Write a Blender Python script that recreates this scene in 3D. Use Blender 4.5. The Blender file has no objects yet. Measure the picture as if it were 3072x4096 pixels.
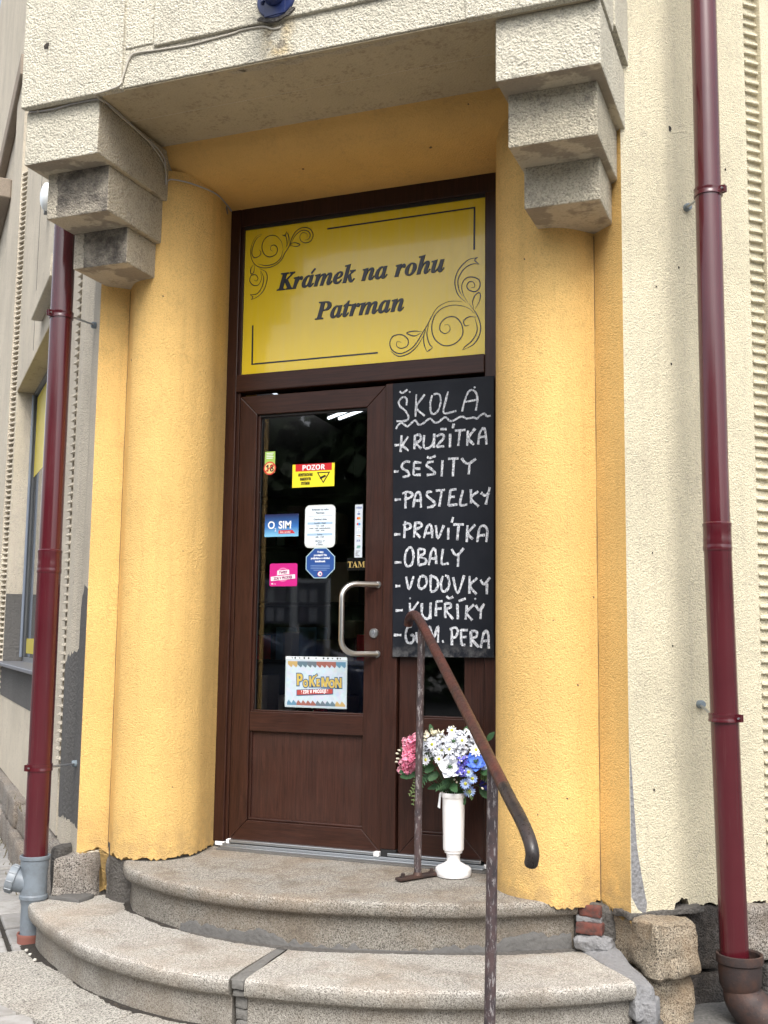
import bpy, bmesh, math, random
from mathutils import Vector, Matrix, noise
R = math.radians
random.seed(7)
# ------------------------------------------------------------ camera, sky, sun, exposure
scene = bpy.context.scene
col = scene.collection
cam = bpy.data.cameras.new('camera'); camo = bpy.data.objects.new('camera', cam); col.objects.link(camo)
yaw, pit, roll = R(21.297), R(6.768), R(.706)
fw = Vector((-math.sin(yaw)*math.cos(pit), math.cos(yaw)*math.cos(pit), math.sin(pit)))
rt = Vector((math.cos(yaw), math.sin(yaw), 0)); up = rt.cross(fw)
r2 = rt*math.cos(roll)+up*math.sin(roll); u2 = -rt*math.sin(roll)+up*math.cos(roll)
camo.matrix_world = Matrix(((r2.x, u2.x, -fw.x, 2.5633), (r2.y, u2.y, -fw.y, -4.6291), (r2.z, u2.z, -fw.z, .9504), (0, 0, 0, 1)))
cam.sensor_fit = 'VERTICAL'; cam.sensor_height = 36; cam.lens = 4389.06/4096*36
cam.clip_start = .05; cam.clip_end = 500
scene.camera = camo
w = bpy.data.worlds.new("World"); scene.world = w; w.use_nodes = True
nt = w.node_tree; bg = nt.nodes['Background']
sky = nt.nodes.new('ShaderNodeTexSky'); sky.sky_type = 'NISHITA'; sky.sun_disc = False
SUN_EL, SUN_AZ = R(50), R(156)          # azimuth clockwise from +Y
sky.sun_elevation = SUN_EL; sky.sun_rotation = SUN_AZ; sky.dust_density = 4; sky.air_density = 1.0
hs = nt.nodes.new('ShaderNodeHueSaturation'); hs.inputs['Saturation'].default_value = .35
nt.links.new(sky.outputs[0], hs.inputs['Color']); nt.links.new(hs.outputs[0], bg.inputs[0])
bg.inputs[1].default_value = .15
sun = bpy.data.lights.new('sun', 'SUN'); sun.energy = 1.15; sun.angle = R(34); sun.color = (1, .96, .9)
suno = bpy.data.objects.new('sun', sun); col.objects.link(suno)
sd = Vector((math.sin(SUN_AZ)*math.cos(SUN_EL), math.cos(SUN_AZ)*math.cos(SUN_EL), math.sin(SUN_EL)))
suno.rotation_euler = sd.to_track_quat('Z', 'Y').to_euler()
vs = scene.view_settings
vs.view_transform = 'Standard'; vs.look = 'None'; vs.gamma = 1; vs.exposure = 1.17; vs.use_curve_mapping = False
# ------------------------------------------------------------ node helpers
def newmat(name, base=(.5, .5, .5), rough=.8, metal=0, coat=0, spec=.5):
    m = bpy.data.materials.new(name); m.use_nodes = True
    b = m.node_tree.nodes['Principled BSDF']
    b.inputs['Base Color'].default_value = (*base, 1); b.inputs['Roughness'].default_value = rough
    b.inputs['Metallic'].default_value = metal; b.inputs['Coat Weight'].default_value = coat
    b.inputs['Specular IOR Level'].default_value = spec
    return m
class N:
    """small wrapper that keeps node graphs short"""
    def __init__(s, m): s.t = m.node_tree; s.b = s.t.nodes.get('Principled BSDF'); s.tc = s.t.nodes.new('ShaderNodeNewGeometry').outputs['Position']
    def mk(s, ty, **kw):
        n = s.t.nodes.new(ty)
        for k, v in kw.items(): setattr(n, k, v)
        return n
    def L(s, a, b): s.t.links.new(a, b)
    def noise(s, scale, detail=3, rough=.6, vec=None, dist=0):
        n = s.mk('ShaderNodeTexNoise'); n.inputs['Scale'].default_value = scale; n.inputs['Detail'].default_value = detail
        n.inputs['Roughness'].default_value = rough; n.inputs['Distortion'].default_value = dist
        s.L(vec if vec is not None else s.tc, n.inputs['Vector']); return n.outputs['Fac']
    def voro(s, scale, feature='F1', out='Distance', vec=None, rnd=1):
        n = s.mk('ShaderNodeTexVoronoi', feature=feature); n.inputs['Scale'].default_value = scale
        if 'Randomness' in n.inputs: n.inputs['Randomness'].default_value = rnd
        s.L(vec if vec is not None else s.tc, n.inputs['Vector']); return n.outputs[out]
    def ramp(s, f, stops, interp='LINEAR'):
        n = s.mk('ShaderNodeValToRGB'); n.color_ramp.interpolation = interp; e = n.color_ramp.elements
        while len(e) < len(stops): e.new(.5)
        for i, (p, c) in enumerate(stops):
            e[i].position = p; e[i].color = (*c, 1) if isinstance(c, tuple) else (c, c, c, 1)
        s.L(f, n.inputs[0]); return n.outputs[0]
    def mix(s, f, a, b, mode='MIX'):
        n = s.mk('ShaderNodeMix', data_type='RGBA', blend_type=mode)
        for v, i in ((f, 0), (a, 6), (b, 7)):
            if isinstance(v, (int, float)): n.inputs[i].default_value = v if i == 0 else (v, v, v, 1)
            elif isinstance(v, tuple): n.inputs[i].default_value = (*v, 1)
            else: s.L(v, n.inputs[i])
        return n.outputs[2]
    def math(s, op, a, b=0.0, c=None):
        n = s.mk('ShaderNodeMath', operation=op)
        for v, i in ((a, 0), (b, 1), (c, 2)):
            if v is None: continue
            if isinstance(v, (int, float)): n.inputs[i].default_value = v
            else: s.L(v, n.inputs[i])
        return n.outputs[0]
    def scaled(s, sx, sy, sz, rot=None):
        n = s.mk('ShaderNodeMapping'); n.inputs['Scale'].default_value = (sx, sy, sz)
        if rot: n.inputs['Rotation'].default_value = rot
        s.L(s.tc, n.inputs['Vector']); return n.outputs[0]
    def xyz(s):
        n = s.mk('ShaderNodeSeparateXYZ'); s.L(s.tc, n.inputs[0]); return n.outputs
    def bump(s, h, strength=.5, dist=.002, prev=None):
        n = s.mk('ShaderNodeBump'); n.inputs['Strength'].default_value = strength; n.inputs['Distance'].default_value = dist
        s.L(h, n.inputs['Height'])
        if prev is not None: s.L(prev, n.inputs['Normal'])
        return n.outputs[0]
    def out(s, colr=None, nrm=None, rough=None):
        if colr is not None: s.L(colr, s.b.inputs['Base Color'])
        if nrm is not None: s.L(nrm, s.b.inputs['Normal'])
        if rough is not None: s.L(rough, s.b.inputs['Roughness'])

def plaster(name, base, grain=170, dist=.0035, dirt=.25, dirtcol=(.16, .14, .12), soot=None, pit=.5, streak=0, extra=None):
    m = newmat(name, base, .93, spec=.25); n = N(m)
    v = n.voro(grain, 'SMOOTH_F1'); q = n.noise(grain*1.1, 3, .65); g = n.noise(grain*.35, 2)
    h = n.math('ADD', n.math('MULTIPLY', v, -.6), n.math('ADD', n.math('MULTIPLY', q, 1.0), n.math('MULTIPLY', g, .6)))
    big = n.noise(1.7, 4, .6); mid = n.noise(9, 4, .65)
    lo = tuple(c*.9 for c in base); hi = tuple(min(1, c*1.06) for c in base)
    c = n.mix(n.ramp(big, [(.35, 0), (.65, 1)]), lo, hi)
    pits = n.ramp(n.math('SUBTRACT', q, n.math('MULTIPLY', v, .12)), [(.32, 1), (.47, 0)])
    c = n.mix(n.math('MULTIPLY', pits, pit), c, tuple(b*.45 for b in base))
    d = n.ramp(n.math('MULTIPLY', mid, n.noise(60, 2)), [(.27, 0), (.42, 1)])
    c = n.mix(n.math('MULTIPLY', d, dirt), c, dirtcol)
    if streak:
        s = n.noise(1, 4, .6, n.scaled(26, 26, 1.1))
        c = n.mix(n.math('MULTIPLY', n.ramp(s, [(.52, 0), (.72, 1)]), streak), c, dirtcol)
    if soot: c = soot(n, c, q)
    if extra: c = extra(n, c, mid, q)
    n.out(c, n.bump(h, 1.0, dist*1.9)); return m

def granite(name, light=(.40, .365, .305), mid=(.225, .20, .165), dark=(.045, .042, .038), grain=230, dirt=.3, rel=.0025, brown=.25, dirtcol=(.09, .08, .07), extra=None, riser_shade=0):
    m = newmat(name, light, .82, spec=.3); n = N(m)
    a = n.noise(grain, 2, .5); b = n.noise(grain*.62, 3, .6, dist=.4); e = n.voro(grain*.8, 'F1', 'Color')
    c = n.mix(n.ramp(b, [(.40, 0), (.58, 1)]), mid, light)
    c = n.mix(n.ramp(a, [(.40, 1), (.47, 0)]), c, dark)
    c = n.mix(n.math('MULTIPLY', n.ramp(e, [(.62, 0), (.8, 1)]), .35), c, tuple(min(1, x*1.35) for x in light))
    big = n.noise(3.1, 5, .65); c = n.mix(n.math('MULTIPLY', n.ramp(big, [(.45, 0), (.7, 1)]), brown), c, (.24, .16, .09))
    g = n.noise(6.3, 5, .7); c = n.mix(n.math('MULTIPLY', n.ramp(g, [(.5, 0), (.68, 1)]), dirt), c, dirtcol)
    if extra: c = extra(n, c, g, a)
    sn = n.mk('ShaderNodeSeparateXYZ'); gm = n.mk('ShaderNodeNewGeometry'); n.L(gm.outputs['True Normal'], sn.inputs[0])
    if riser_shade: c = n.mix(n.ramp(sn.outputs[2], [(.2, riser_shade), (.85, 0)]), c, (.10, .088, .07))  # shade painted into upright faces, so risers come out darker than treads
    h = n.math('ADD', n.math('MULTIPLY', a, .6), n.math('MULTIPLY', n.noise(grain*.25, 3), .8))
    n.out(c, n.bump(h, .9, rel*1.5)); return m

def wood(name, base=(.050, .019, .012), vertical=True, rough=.36):
    m = newmat(name, base, rough, spec=.38); n = N(m)
    sc = n.scaled(46, 46, 2.2) if vertical else n.scaled(2.2, 46, 46)
    g = n.noise(1.1, 6, .68, sc, dist=2.2); f = n.noise(7, 3, .6, sc)
    c = n.mix(n.ramp(g, [(.3, 0), (.7, 1)]), tuple(b*.5 for b in base), tuple(b*1.6 for b in base))
    c = n.mix(n.math('MULTIPLY', n.ramp(f, [(.55, 0), (.75, 1)]), .35), c, tuple(b*1.9 for b in base))
    n.out(c, n.bump(f, .25, .0006), n.ramp(n.noise(5, 4), [(.3, rough*.8), (.7, rough*1.25)])); return m
# ------------------------------------------------------------ mesh helpers
def thing(name, label, cat, loc=(0, 0, 0), group=None):
    o = bpy.data.objects.new(name, None); o.empty_display_size = .1; col.objects.link(o); o.location = loc
    o['label'] = label; o['category'] = cat
    if group: o['group'] = group
    return o
ORG = {}
def link(name, bm, mat, parent=None, smooth=False, label=None, cat=None, kind=None, group=None):
    if isinstance(bm, bmesh.types.BMesh):
        me = bpy.data.meshes.new(name); bmesh.ops.recalc_face_normals(bm, faces=bm.faces[:]); bm.to_mesh(me); bm.free()
    else: me = bm
    o = bpy.data.objects.new(name, me); col.objects.link(o)
    if parent is not None:
        org = ORG.get(parent.name, Vector(parent.location)); o.parent = parent
    else:
        vs_ = [v.co for v in me.vertices]
        org = Vector(((min(v.x for v in vs_)+max(v.x for v in vs_))/2, (min(v.y for v in vs_)+max(v.y for v in vs_))/2, min(v.z for v in vs_)))
        o.location = org
    ORG[o.name] = org
    me.transform(Matrix.Translation(-org))
    if mat is not None and len(me.materials) == 0:
        for m in (mat if isinstance(mat, (list, tuple)) else [mat]): me.materials.append(m)
    if smooth:
        for p in me.polygons: p.use_smooth = True
        if smooth == 'auto':
            me.set_sharp_from_angle(angle=R(35))
    if label: o['label'] = label
    if cat: o['category'] = cat
    if kind: o['kind'] = kind
    if group: o['group'] = group
    return o
def inst(name, src, parent, mat4):
    """a child that shares src's mesh; mat4 is relative to the world place the source was built at"""
    o = bpy.data.objects.new(name, src.data); col.objects.link(o); o.parent = parent
    org = ORG[src.name]; porg = ORG.get(parent.name, Vector(parent.location))
    o.matrix_basis = Matrix.Translation(-porg) @ mat4 @ Matrix.Translation(org); ORG[o.name] = org
    return o
B = bmesh.new
def quadbox(bm, P):
    """P: 8 points, bottom four then top four, same order"""
    v = [bm.verts.new(p) for p in P]
    for f in ((0, 3, 2, 1), (4, 5, 6, 7), (0, 1, 5, 4), (1, 2, 6, 5), (2, 3, 7, 6), (3, 0, 4, 7)): bm.faces.new([v[i] for i in f])
    return v
def bevel(bm, w, seg=2, geom=None):
    bmesh.ops.bevel(bm, geom=geom or bm.edges[:], offset=w, segments=seg, affect='EDGES', profile=.5, clamp_overlap=True)
def box(x0, x1, y0, y1, z0, z1, bv=0, seg=2, bm=None):
    b = bmesh.new(); quadbox(b, [(x0, y0, z0), (x1, y0, z0), (x1, y1, z0), (x0, y1, z0), (x0, y0, z1), (x1, y0, z1), (x1, y1, z1), (x0, y1, z1)])
    if bv: bevel(b, bv, seg)
    if bm is None: return b
    return merge(bm, b)
def merge(bm, b):
    me = bpy.data.meshes.new('tmp'); b.to_mesh(me); b.free(); bm.from_mesh(me); bpy.data.meshes.remove(me); return bm
P0 = Vector((-.505, -.455, 0)); D0 = Vector((-1, 1, 0)).normalized(); N0 = Vector((-1, -1, 0)).normalized()
P1 = Vector((1.92, -.47, 0)); D1 = Vector((1, 1, 0)).normalized(); N1 = Vector((1, -1, 0)).normalized()
def WL(s, o, z, side=0):
    p = (P0+D0*s+N0*o) if side == 0 else (P1+D1*s+N1*o)
    return Vector((p.x, p.y, z))
def wbox(side, s0, s1, o0, o1, z0, z1, bv=0, bm=None, seg=1):
    b = bmesh.new(); quadbox(b, [WL(s0, o1, z0, side), WL(s1, o1, z0, side), WL(s1, o0, z0, side), WL(s0, o0, z0, side), WL(s0, o1, z1, side), WL(s1, o1, z1, side), WL(s1, o0, z1, side), WL(s0, o0, z1, side)])
    if bv: bevel(b, bv, seg)
    return b if bm is None else merge(bm, b)
def tube(pts, r, n=14, bm=None, caps=True, rs=None):
    bm = bm or bmesh.new(); pts = [Vector(p) for p in pts]; rings = []
    T0 = (pts[1]-pts[0]).normalized(); a = T0.cross(Vector((0, 0, 1)))
    if a.length < 1e-3: a = Vector((1, 0, 0))
    a.normalize()
    for i, p in enumerate(pts):
        if i == 0: t = pts[1]-pts[0]
        elif i == len(pts)-1: t = pts[-1]-pts[-2]
        else: t = (pts[i+1]-p).normalized()+(p-pts[i-1]).normalized()
        t.normalize(); a = (a-t*a.dot(t)).normalized(); b = t.cross(a); rr = rs[i] if rs else r
        rings.append([bm.verts.new(p+(a*math.cos(k*2*math.pi/n)+b*math.sin(k*2*math.pi/n))*rr) for k in range(n)])
    for A_, B_ in zip(rings, rings[1:]):
        for k in range(n): bm.faces.new((A_[k], A_[(k+1) % n], B_[(k+1) % n], B_[k]))
    if caps: bm.faces.new(rings[0][::-1]); bm.faces.new(rings[-1])
    return bm
def lathe(prof, c, n=28, axis='Z', bm=None):
    bm = bm or bmesh.new(); c = Vector(c); rings = []
    M = {'Z': Matrix.Identity(3), 'Y': Matrix.Rotation(R(90), 3, 'X')}.get(axis) if isinstance(axis, str) else axis
    for r, h in prof:
        rings.append([bm.verts.new(c+M @ Vector((r*math.cos(k*2*math.pi/n), r*math.sin(k*2*math.pi/n), h))) for k in range(n)])
    for A_, B_ in zip(rings, rings[1:]):
        for k in range(n): bm.faces.new((A_[k], A_[(k+1) % n], B_[(k+1) % n], B_[k]))
    bm.faces.new(rings[0][::-1]); bm.faces.new(rings[-1]); return bm
def catmull(pts, k=6):
    P = [Vector(p) for p in pts]; P = [P[0]*2-P[1]]+P+[P[-1]*2-P[-2]]; out = []
    for i in range(1, len(P)-2):
        a, b, c, d = P[i-1:i+3]
        for j in range(k):
            t = j/k; out.append(.5*((2*b)+(c-a)*t+(2*a-5*b+4*c-d)*t*t+(3*b-a-3*c+d)*t*t*t))
    out.append(P[-2]); return out
def resample(pts, step):
    out = [pts[0].copy()]; acc = 0
    for a, b in zip(pts, pts[1:]):
        l = (b-a).length; d = step-acc
        while d < l: out.append(a.lerp(b, d/l)); d += step
        acc = (acc+l) % step if l else acc
    out.append(pts[-1].copy()); return out
def prism(outline, z0, z1, bm=None):
    """vertical prism over a plan outline (list of 2-D or 3-D points); z0 may be a function of the index"""
    bm = bm or bmesh.new(); f = z0 if callable(z0) else (lambda i: z0)
    lo = [bm.verts.new((p[0], p[1], f(i))) for i, p in enumerate(outline)]; hi = [bm.verts.new((p[0], p[1], z1)) for p in outline]
    n = len(outline)
    for i in range(n): bm.faces.new((lo[i], lo[(i+1) % n], hi[(i+1) % n], hi[i]))
    bm.faces.new(lo[::-1]); bm.faces.new(hi); return bm
def rough(bm, amp, scale, cuts=4, seed=0, smooth_bv=.012):
    """turn a box into hewn stone: bevel, subdivide, push along noise"""
    bevel(bm, smooth_bv, 2)
    bmesh.ops.triangulate(bm, faces=bm.faces[:]) if False else None
    bmesh.ops.subdivide_edges(bm, edges=[e for e in bm.edges if e.calc_length() > .03], cuts=cuts, use_grid_fill=True)
    bm.normal_update(); S_ = Vector((seed*3.1, seed*1.7, seed*.9))
    for v in bm.verts: v.co += v.normal*amp*(noise.noise(v.co*scale+S_)*1.1+.45*noise.noise(v.co*scale*3.1+S_))
    return bm
def rag(i, amp, seed=0, sc=.9): return amp*(noise.noise(Vector((i*sc, seed*7.3, 0)))+.6*noise.noise(Vector((i*sc*.23, seed*3.3, 5))))
def sheet(poly, thick, nrm, jag=.0, seed=0, step=.012):
    """thin ragged slab lying on a surface: outline points in 3-D, extruded by thick along nrm"""
    P = [Vector(p) for p in poly]; P.append(P[0]); Q = resample(P, step)[:-1]; c = sum(Q, Vector())/len(Q); nrm = Vector(nrm).normalized()
    bm = bmesh.new(); Z_ = []
    for i, p in enumerate(Q):
        d = p-c; d -= nrm*d.dot(nrm); d.normalize(); Z_.append(p+d*rag(i, jag, seed))
    a = [bm.verts.new(p-nrm*.004) for p in Z_]; b = [bm.verts.new(p+nrm*thick) for p in Z_]; n = len(a)
    for i in range(n): bm.faces.new((a[i], a[(i+1) % n], b[(i+1) % n], b[i]))
    bm.faces.new(a[::-1]); bm.faces.new(b); bmesh.ops.triangulate(bm, faces=bm.faces[-2:]); return bm
def text(name, s, x, z, size, y, mat, parent, sx=1.0, align='LEFT', shear=0, ext=.0006, kind=None, boldoff=0, tilt=0, bev=0):
    c = bpy.data.curves.new(name, 'FONT'); c.body = s; c.size = size; c.align_x = align; c.extrude = ext; c.shear = shear; c.offset = boldoff; c.bevel_depth = bev; c.bevel_resolution = 0; c.resolution_u = 3
    o = bpy.data.objects.new('tmp', c); col.objects.link(o)
    dg = bpy.context.evaluated_depsgraph_get(); me = bpy.data.meshes.new_from_object(o.evaluated_get(dg)); bpy.data.objects.remove(o); bpy.data.curves.remove(c)
    me.transform(Matrix.Translation((x, y, z)) @ Matrix.Rotation(tilt, 4, 'Y') @ Matrix.Rotation(R(90), 4, 'X') @ Matrix.Diagonal((sx, 1, 1, 1)))
    me.materials.clear(); me.name = name
    return link(name, me, mat, parent)
def mal(s, up_, lo_): return ''.join(chr(up_+ord(c)-65) if 'A' <= c <= 'Z' else chr(lo_+ord(c)-97) if 'a' <= c <= 'z' else c for c in s)
bi = lambda s: mal(s, 0x1D468, 0x1D482); bs = lambda s: mal(s, 0x1D5D4, 0x1D5EE); bser = lambda s: mal(s, 0x1D400, 0x1D41A)
def strokes(data, y, width, nrm=(0, -1, 0), thick=.0006, var=.25, k=5, taper=False):
    bm = bmesh.new(); si = 0
    for st in data.split('|'):
        P = [Vector((float(a.split(',')[0])/1000, y, float(a.split(',')[1])/1000)) for a in st.split()]
        Q = catmull(P, k) if len(P) > 2 else [P[0].lerp(P[1], t/5) for t in range(6)]
        L_ = []; si += 1; n = len(Q)
        for i, p in enumerate(Q):
            t = (Q[min(i+1, n-1)]-Q[max(i-1, 0)]).normalized(); s_ = t.cross(Vector(nrm)).normalized()
            ww = width*(1+var*noise.noise(Vector((si*5.1, i*.45, 0))))/2
            if taper: ww *= min(1, .25+3*min(i, n-1-i)/n)
            a = p+s_*ww+Vector((0, -thick-si*.00001, 0)); b = p-s_*ww+Vector((0, -thick-si*.00001, 0)); L_.append((bm.verts.new(a), bm.verts.new(b)))
        for (a, b), (c, d) in zip(L_, L_[1:]): bm.faces.new((a, b, d, c))
    return bm

# ------------------------------------------------------------ materials
def yellow_dirt(n, c, mid, q):
    z = n.xyz()[2]
    low = n.math('MULTIPLY', n.ramp(z, [(0, 1), (.28, 0)]), n.ramp(n.noise(13, 5, .7), [(.35, 0), (.6, 1)]))
    c = n.mix(n.math('MULTIPLY', low, .75), c, (.40, .27, .12))
    return c
YEL = plaster('yellow_plaster', (.75, .49, .178), 175, .0024, .34, (.44, .29, .11), pit=.36, streak=.26, extra=yellow_dirt)
YELS = plaster('yellow_smooth_plaster', (.66, .405, .135), 150, .0012, .2, (.34, .22, .10), pit=.10, streak=.08)
CREAM = plaster('cream_roughcast', (.67, .61, .45), 165, .0034, .30, (.34, .30, .24), pit=.42, streak=.2)
def drip(n, c, mid, q):
    x, y, z = n.xyz(); m_ = n.math('MULTIPLY', n.ramp(n.math('ABSOLUTE', n.math('SUBTRACT', x, .685)), [(.03, 1), (.085, 0)]), n.ramp(n.math('ABSOLUTE', n.math('SUBTRACT', z, 3.29)), [(.06, 1), (.085, 0)]))
    c = n.mix(n.math('MULTIPLY', m_, n.ramp(n.noise(14, 4), [(.35, 0), (.6, .75)])), c, (.55, .42, .22))
    return n.mix(n.math('MULTIPLY', m_, n.ramp(n.noise(30, 4), [(.45, 0), (.6, .6)])), c, (.13, .115, .10))
CREAMW = plaster('cream_roughcast_coarse', (.67, .63, .515), 118, .0062, .4, (.24, .22, .19), pit=.5, streak=.14, extra=drip)
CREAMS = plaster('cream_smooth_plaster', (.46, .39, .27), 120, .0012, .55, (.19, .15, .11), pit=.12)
LW = plaster('grey_cream_roughcast', (.62, .56, .455), 165, .0040, .3, (.26, .23, .21), pit=.4, streak=.22)
def sooty(thr, ledge):
    def f(n, c, q):
        x, y, z = n.xyz(); e = n.math('ADD', x, n.math('MULTIPLY', n.noise(22, 4, .7), .05))
        side = n.ramp(e, [(0, 1), (1, 1)]) if thr is None else n.math('GREATER_THAN', e, thr)
        m_ = n.math('MULTIPLY', n.ramp(n.noise(9, 5, .75), [(.30, .15), (.62, .95)]), side)
        return n.mix(n.math('MULTIPLY', m_, ledge), c, (.085, .075, .068))
    return f
SOOT2 = plaster('sooty_roughcast_middle', (.60, .54, .43), 118, .0065, .35, (.2, .18, .16), soot=sooty(-.425, .95), pit=.6)
SOOT3 = plaster('sooty_roughcast_lower', (.60, .54, .43), 118, .0065, .35, (.2, .18, .16), soot=sooty(-.415, 1.0), pit=.6)
SOOTL = plaster('weathered_roughcast', (.62, .56, .43), 118, .0062, .5, (.2, .18, .16), soot=sooty(None, .55), pit=.6)
SOOTR = plaster('speckled_roughcast', (.66, .60, .46), 118, .0065, .45, (.2, .18, .16), soot=sooty(None, .26), pit=.7)
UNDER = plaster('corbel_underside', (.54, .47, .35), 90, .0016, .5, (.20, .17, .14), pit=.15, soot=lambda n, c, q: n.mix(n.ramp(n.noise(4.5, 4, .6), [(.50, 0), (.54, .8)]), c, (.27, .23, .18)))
SIDE_SHADE = plaster('dirty_shaded_side', (.50, .445, .345), 118, .0062, .55, (.17, .15, .13), pit=.6)  # dirt speckle on a base darkened to paint in the recess shade
CEMJ = plaster('joint_cement', (.165, .16, .15), 60, .003, .5, (.09, .085, .08), pit=.12)
CEM = plaster('grey_cement', (.115, .112, .108), 60, .003, .5, (.10, .095, .09), pit=.12)
CEMD = plaster('dark_mortar', (.105, .098, .09), 90, .005, .5, (.05, .045, .04), pit=.3)
CEMP = plaster('pale_cement_patch', (.235, .235, .24), 70, .004, .5, (.16, .155, .15), pit=.15)
DIRT = plaster('black_dirt', (.045, .040, .035), 120, .004, .6, (.10, .08, .06), pit=.3)
GRAN = granite('step_granite', (.375, .355, .315), (.18, .167, .148), (.030, .029, .027), grain=255, dirt=.5, brown=.5, riser_shade=.42)
def tread_wear(n, c, g, a):
    z = n.xyz()[2]
    return n.mix(n.math('MULTIPLY', n.ramp(n.noise(2.3, 4, .6), [(.3, .2), (.7, 1)]), .22), c, (.52, .48, .41))
GRANL = granite('lower_step_granite', (.47, .45, .41), (.245, .23, .21), (.036, .035, .033), grain=250, dirt=.45, brown=.5, riser_shade=.42, extra=tread_wear)
APR = granite('apron_granite', (.43, .41, .365), (.28, .265, .235), (.07, .067, .062), grain=190, dirt=.25, brown=.12)
QUO = granite('hewn_granite', (.33, .285, .215), (.20, .165, .122), (.045, .038, .032), grain=210, dirt=.3, rel=.005, brown=.7)
DKS = granite('dark_plinth_granite', (.065, .060, .057), (.030, .028, .026), (.02, .02, .02), grain=150, dirt=.8, rel=.008, brown=.1, dirtcol=(.02, .018, .017))
PLG = granite('weathered_plinth_granite', (.30, .275, .245), (.19, .17, .15), (.05, .045, .04), grain=170, dirt=.6, rel=.006, brown=.35)
BRK = newmat('old_brick', (.30, .075, .045), .9); n = N(BRK)
n.out(n.mix(n.ramp(n.noise(55, 4, .7), [(.35, 0), (.7, 1)]), (.17, .05, .036), (.06, .04, .036)), n.bump(n.noise(90, 4), .8, .004))
PAV = newmat('grey_paver', (.31, .305, .30), .88); n = N(PAV); oi = n.mk('ShaderNodeObjectInfo').outputs['Random']
c_ = n.mix(oi, (.25, .245, .24), (.36, .35, .335)); c_ = n.mix(n.math('MULTIPLY', n.ramp(n.noise(11, 5, .7), [(.42, 0), (.7, 1)]), .55), c_, (.13, .115, .09))
n.out(c_, n.bump(n.noise(160, 4, .7), .5, .002))
ASPH = newmat('street_surface', (.11, .108, .105), .9); n = N(ASPH)
n.out(n.ramp(n.noise(80, 4), [(.3, (.07, .068, .066)), (.7, (.15, .147, .14))]), n.bump(n.noise(120, 3), .6, .004))
WOODV = wood('brown_wood_foil', (.030, .0108, .0070)); WOODH = wood('brown_wood_foil_level', (.031, .0112, .0072), vertical=False)
WOODP = wood('brown_wood_panel', (.034, .0118, .0074), rough=.48)
FRM = wood('dark_brown_frame', (.024, .0085, .0075), rough=.40)
RUB = newmat('black_rubber', (.012, .012, .013), .6)
PVCP = newmat('maroon_painted_metal', (.06, .006, .011), .27, spec=.6, coat=.25); n = N(PVCP)
dr_ = n.ramp(n.noise(1, 5, .7, n.scaled(60, 60, 2.2)), [(.56, 0), (.8, 1)]); n.out(n.mix(n.math('MULTIPLY', dr_, .22), n.mix(n.ramp(n.noise(2.2, 4), [(.35, 0), (.7, 1)]), (.060, .0055, .0100), (.078, .0085, .0140)), (.16, .11, .10)), n.bump(n.noise(2, 2, .5, n.scaled(6, 6, .5)), .10, .001), n.ramp(n.noise(9, 3), [(.3, .17), (.75, .26)]))
PVCG = newmat('grey_plastic', (.165, .195, .225), .42); n = N(PVCG); n.out(n.mix(n.ramp(n.noise(16, 5, .7), [(.45, 0), (.72, 1)]), (.165, .195, .225), (.115, .13, .145)), n.bump(n.noise(120, 3), .15, .001))
TERRA = newmat('orange_clay', (.22, .085, .065), .85)
IRON = newmat('rusty_cast_iron', (.075, .042, .032), .62, .25); n = N(IRON)
c_ = n.mix(n.ramp(n.noise(14, 5, .7), [(.42, 0), (.75, 1)]), (.038, .027, .026), (.095, .046, .031)); c_ = n.mix(n.math('MULTIPLY', n.ramp(n.noise(70, 4, .7), [(.66, 0), (.72, 1)]), .5), c_, (.30, .22, .17))
n.out(c_, n.bump(n.noise(70, 4), .5, .0025))
def rail(name, a, b, chip, amt, rough=.4):
    m = newmat(name, a, rough, .1); n = N(m)
    c = n.mix(n.ramp(n.noise(16, 4, .65), [(.38, 0), (.64, 1)]), a, b)
    f = n.noise(1, 4, .75, n.scaled(110, 110, 30)); c = n.mix(n.ramp(f, [(amt, 0), (amt+.06, 1)]), c, chip)
    n.out(c, n.bump(f, .5, .0012), n.ramp(f, [(.4, rough), (.7, .75)])); return m
RAILM = rail('brown_handrail_paint', (.040, .021, .019), (.085, .028, .021), (.30, .21, .15), .70, .32)
RAILD = rail('dark_handrail_end', (.020, .017, .017), (.042, .030, .027), (.2, .15, .12), .74, .26)
POSTM = rail('worn_post_paint', (.040, .032, .036), (.085, .055, .055), (.24, .22, .22), .55, .5)
STEEL = newmat('brushed_steel', (.62, .62, .61), .30, 1.0); n = N(STEEL); n.out(None, n.bump(n.noise(60, 3), .08, .0005))
ALU = newmat('aluminium', (.40, .42, .44), .38, .9)
SCREW = newmat('galvanised', (.45, .47, .50), .4, .9)
ANCH = newmat('grey_anchor', (.16, .20, .23), .5)
BLUE = newmat('blue_enamel', (.018, .030, .105), .32, spec=.5)
WHP = newmat('white_plastic', (.86, .86, .87), .32); n = N(WHP); n.out(n.mix(n.ramp(n.noise(10, 4), [(.5, 0), (.75, 1)]), (.87, .87, .88), (.82, .81, .80)))
CABL = newmat('painted_cable', (.43, .40, .34), .6); CABG = newmat('grey_cable', (.40, .39, .39), .5)
YSIGN = newmat('yellow_sign_film', (.80, .58, .03), .16, spec=.5, coat=.35); n = N(YSIGN)
s_ = n.noise(1, 4, .6, n.scaled(30, 30, 1.6)); n.out(n.mix(n.math('MULTIPLY', n.ramp(s_, [(.45, 0), (.75, 1)]), .4), (.80, .59, .028), (.77, .60, .12)), n.bump(n.noise(3, 2, .5, n.scaled(2, 2, 2)), .05, .002), n.ramp(s_, [(.3, .12), (.8, .26)]))
INK = newmat('dark_sign_ink', (.020, .024, .036), .3)
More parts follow.
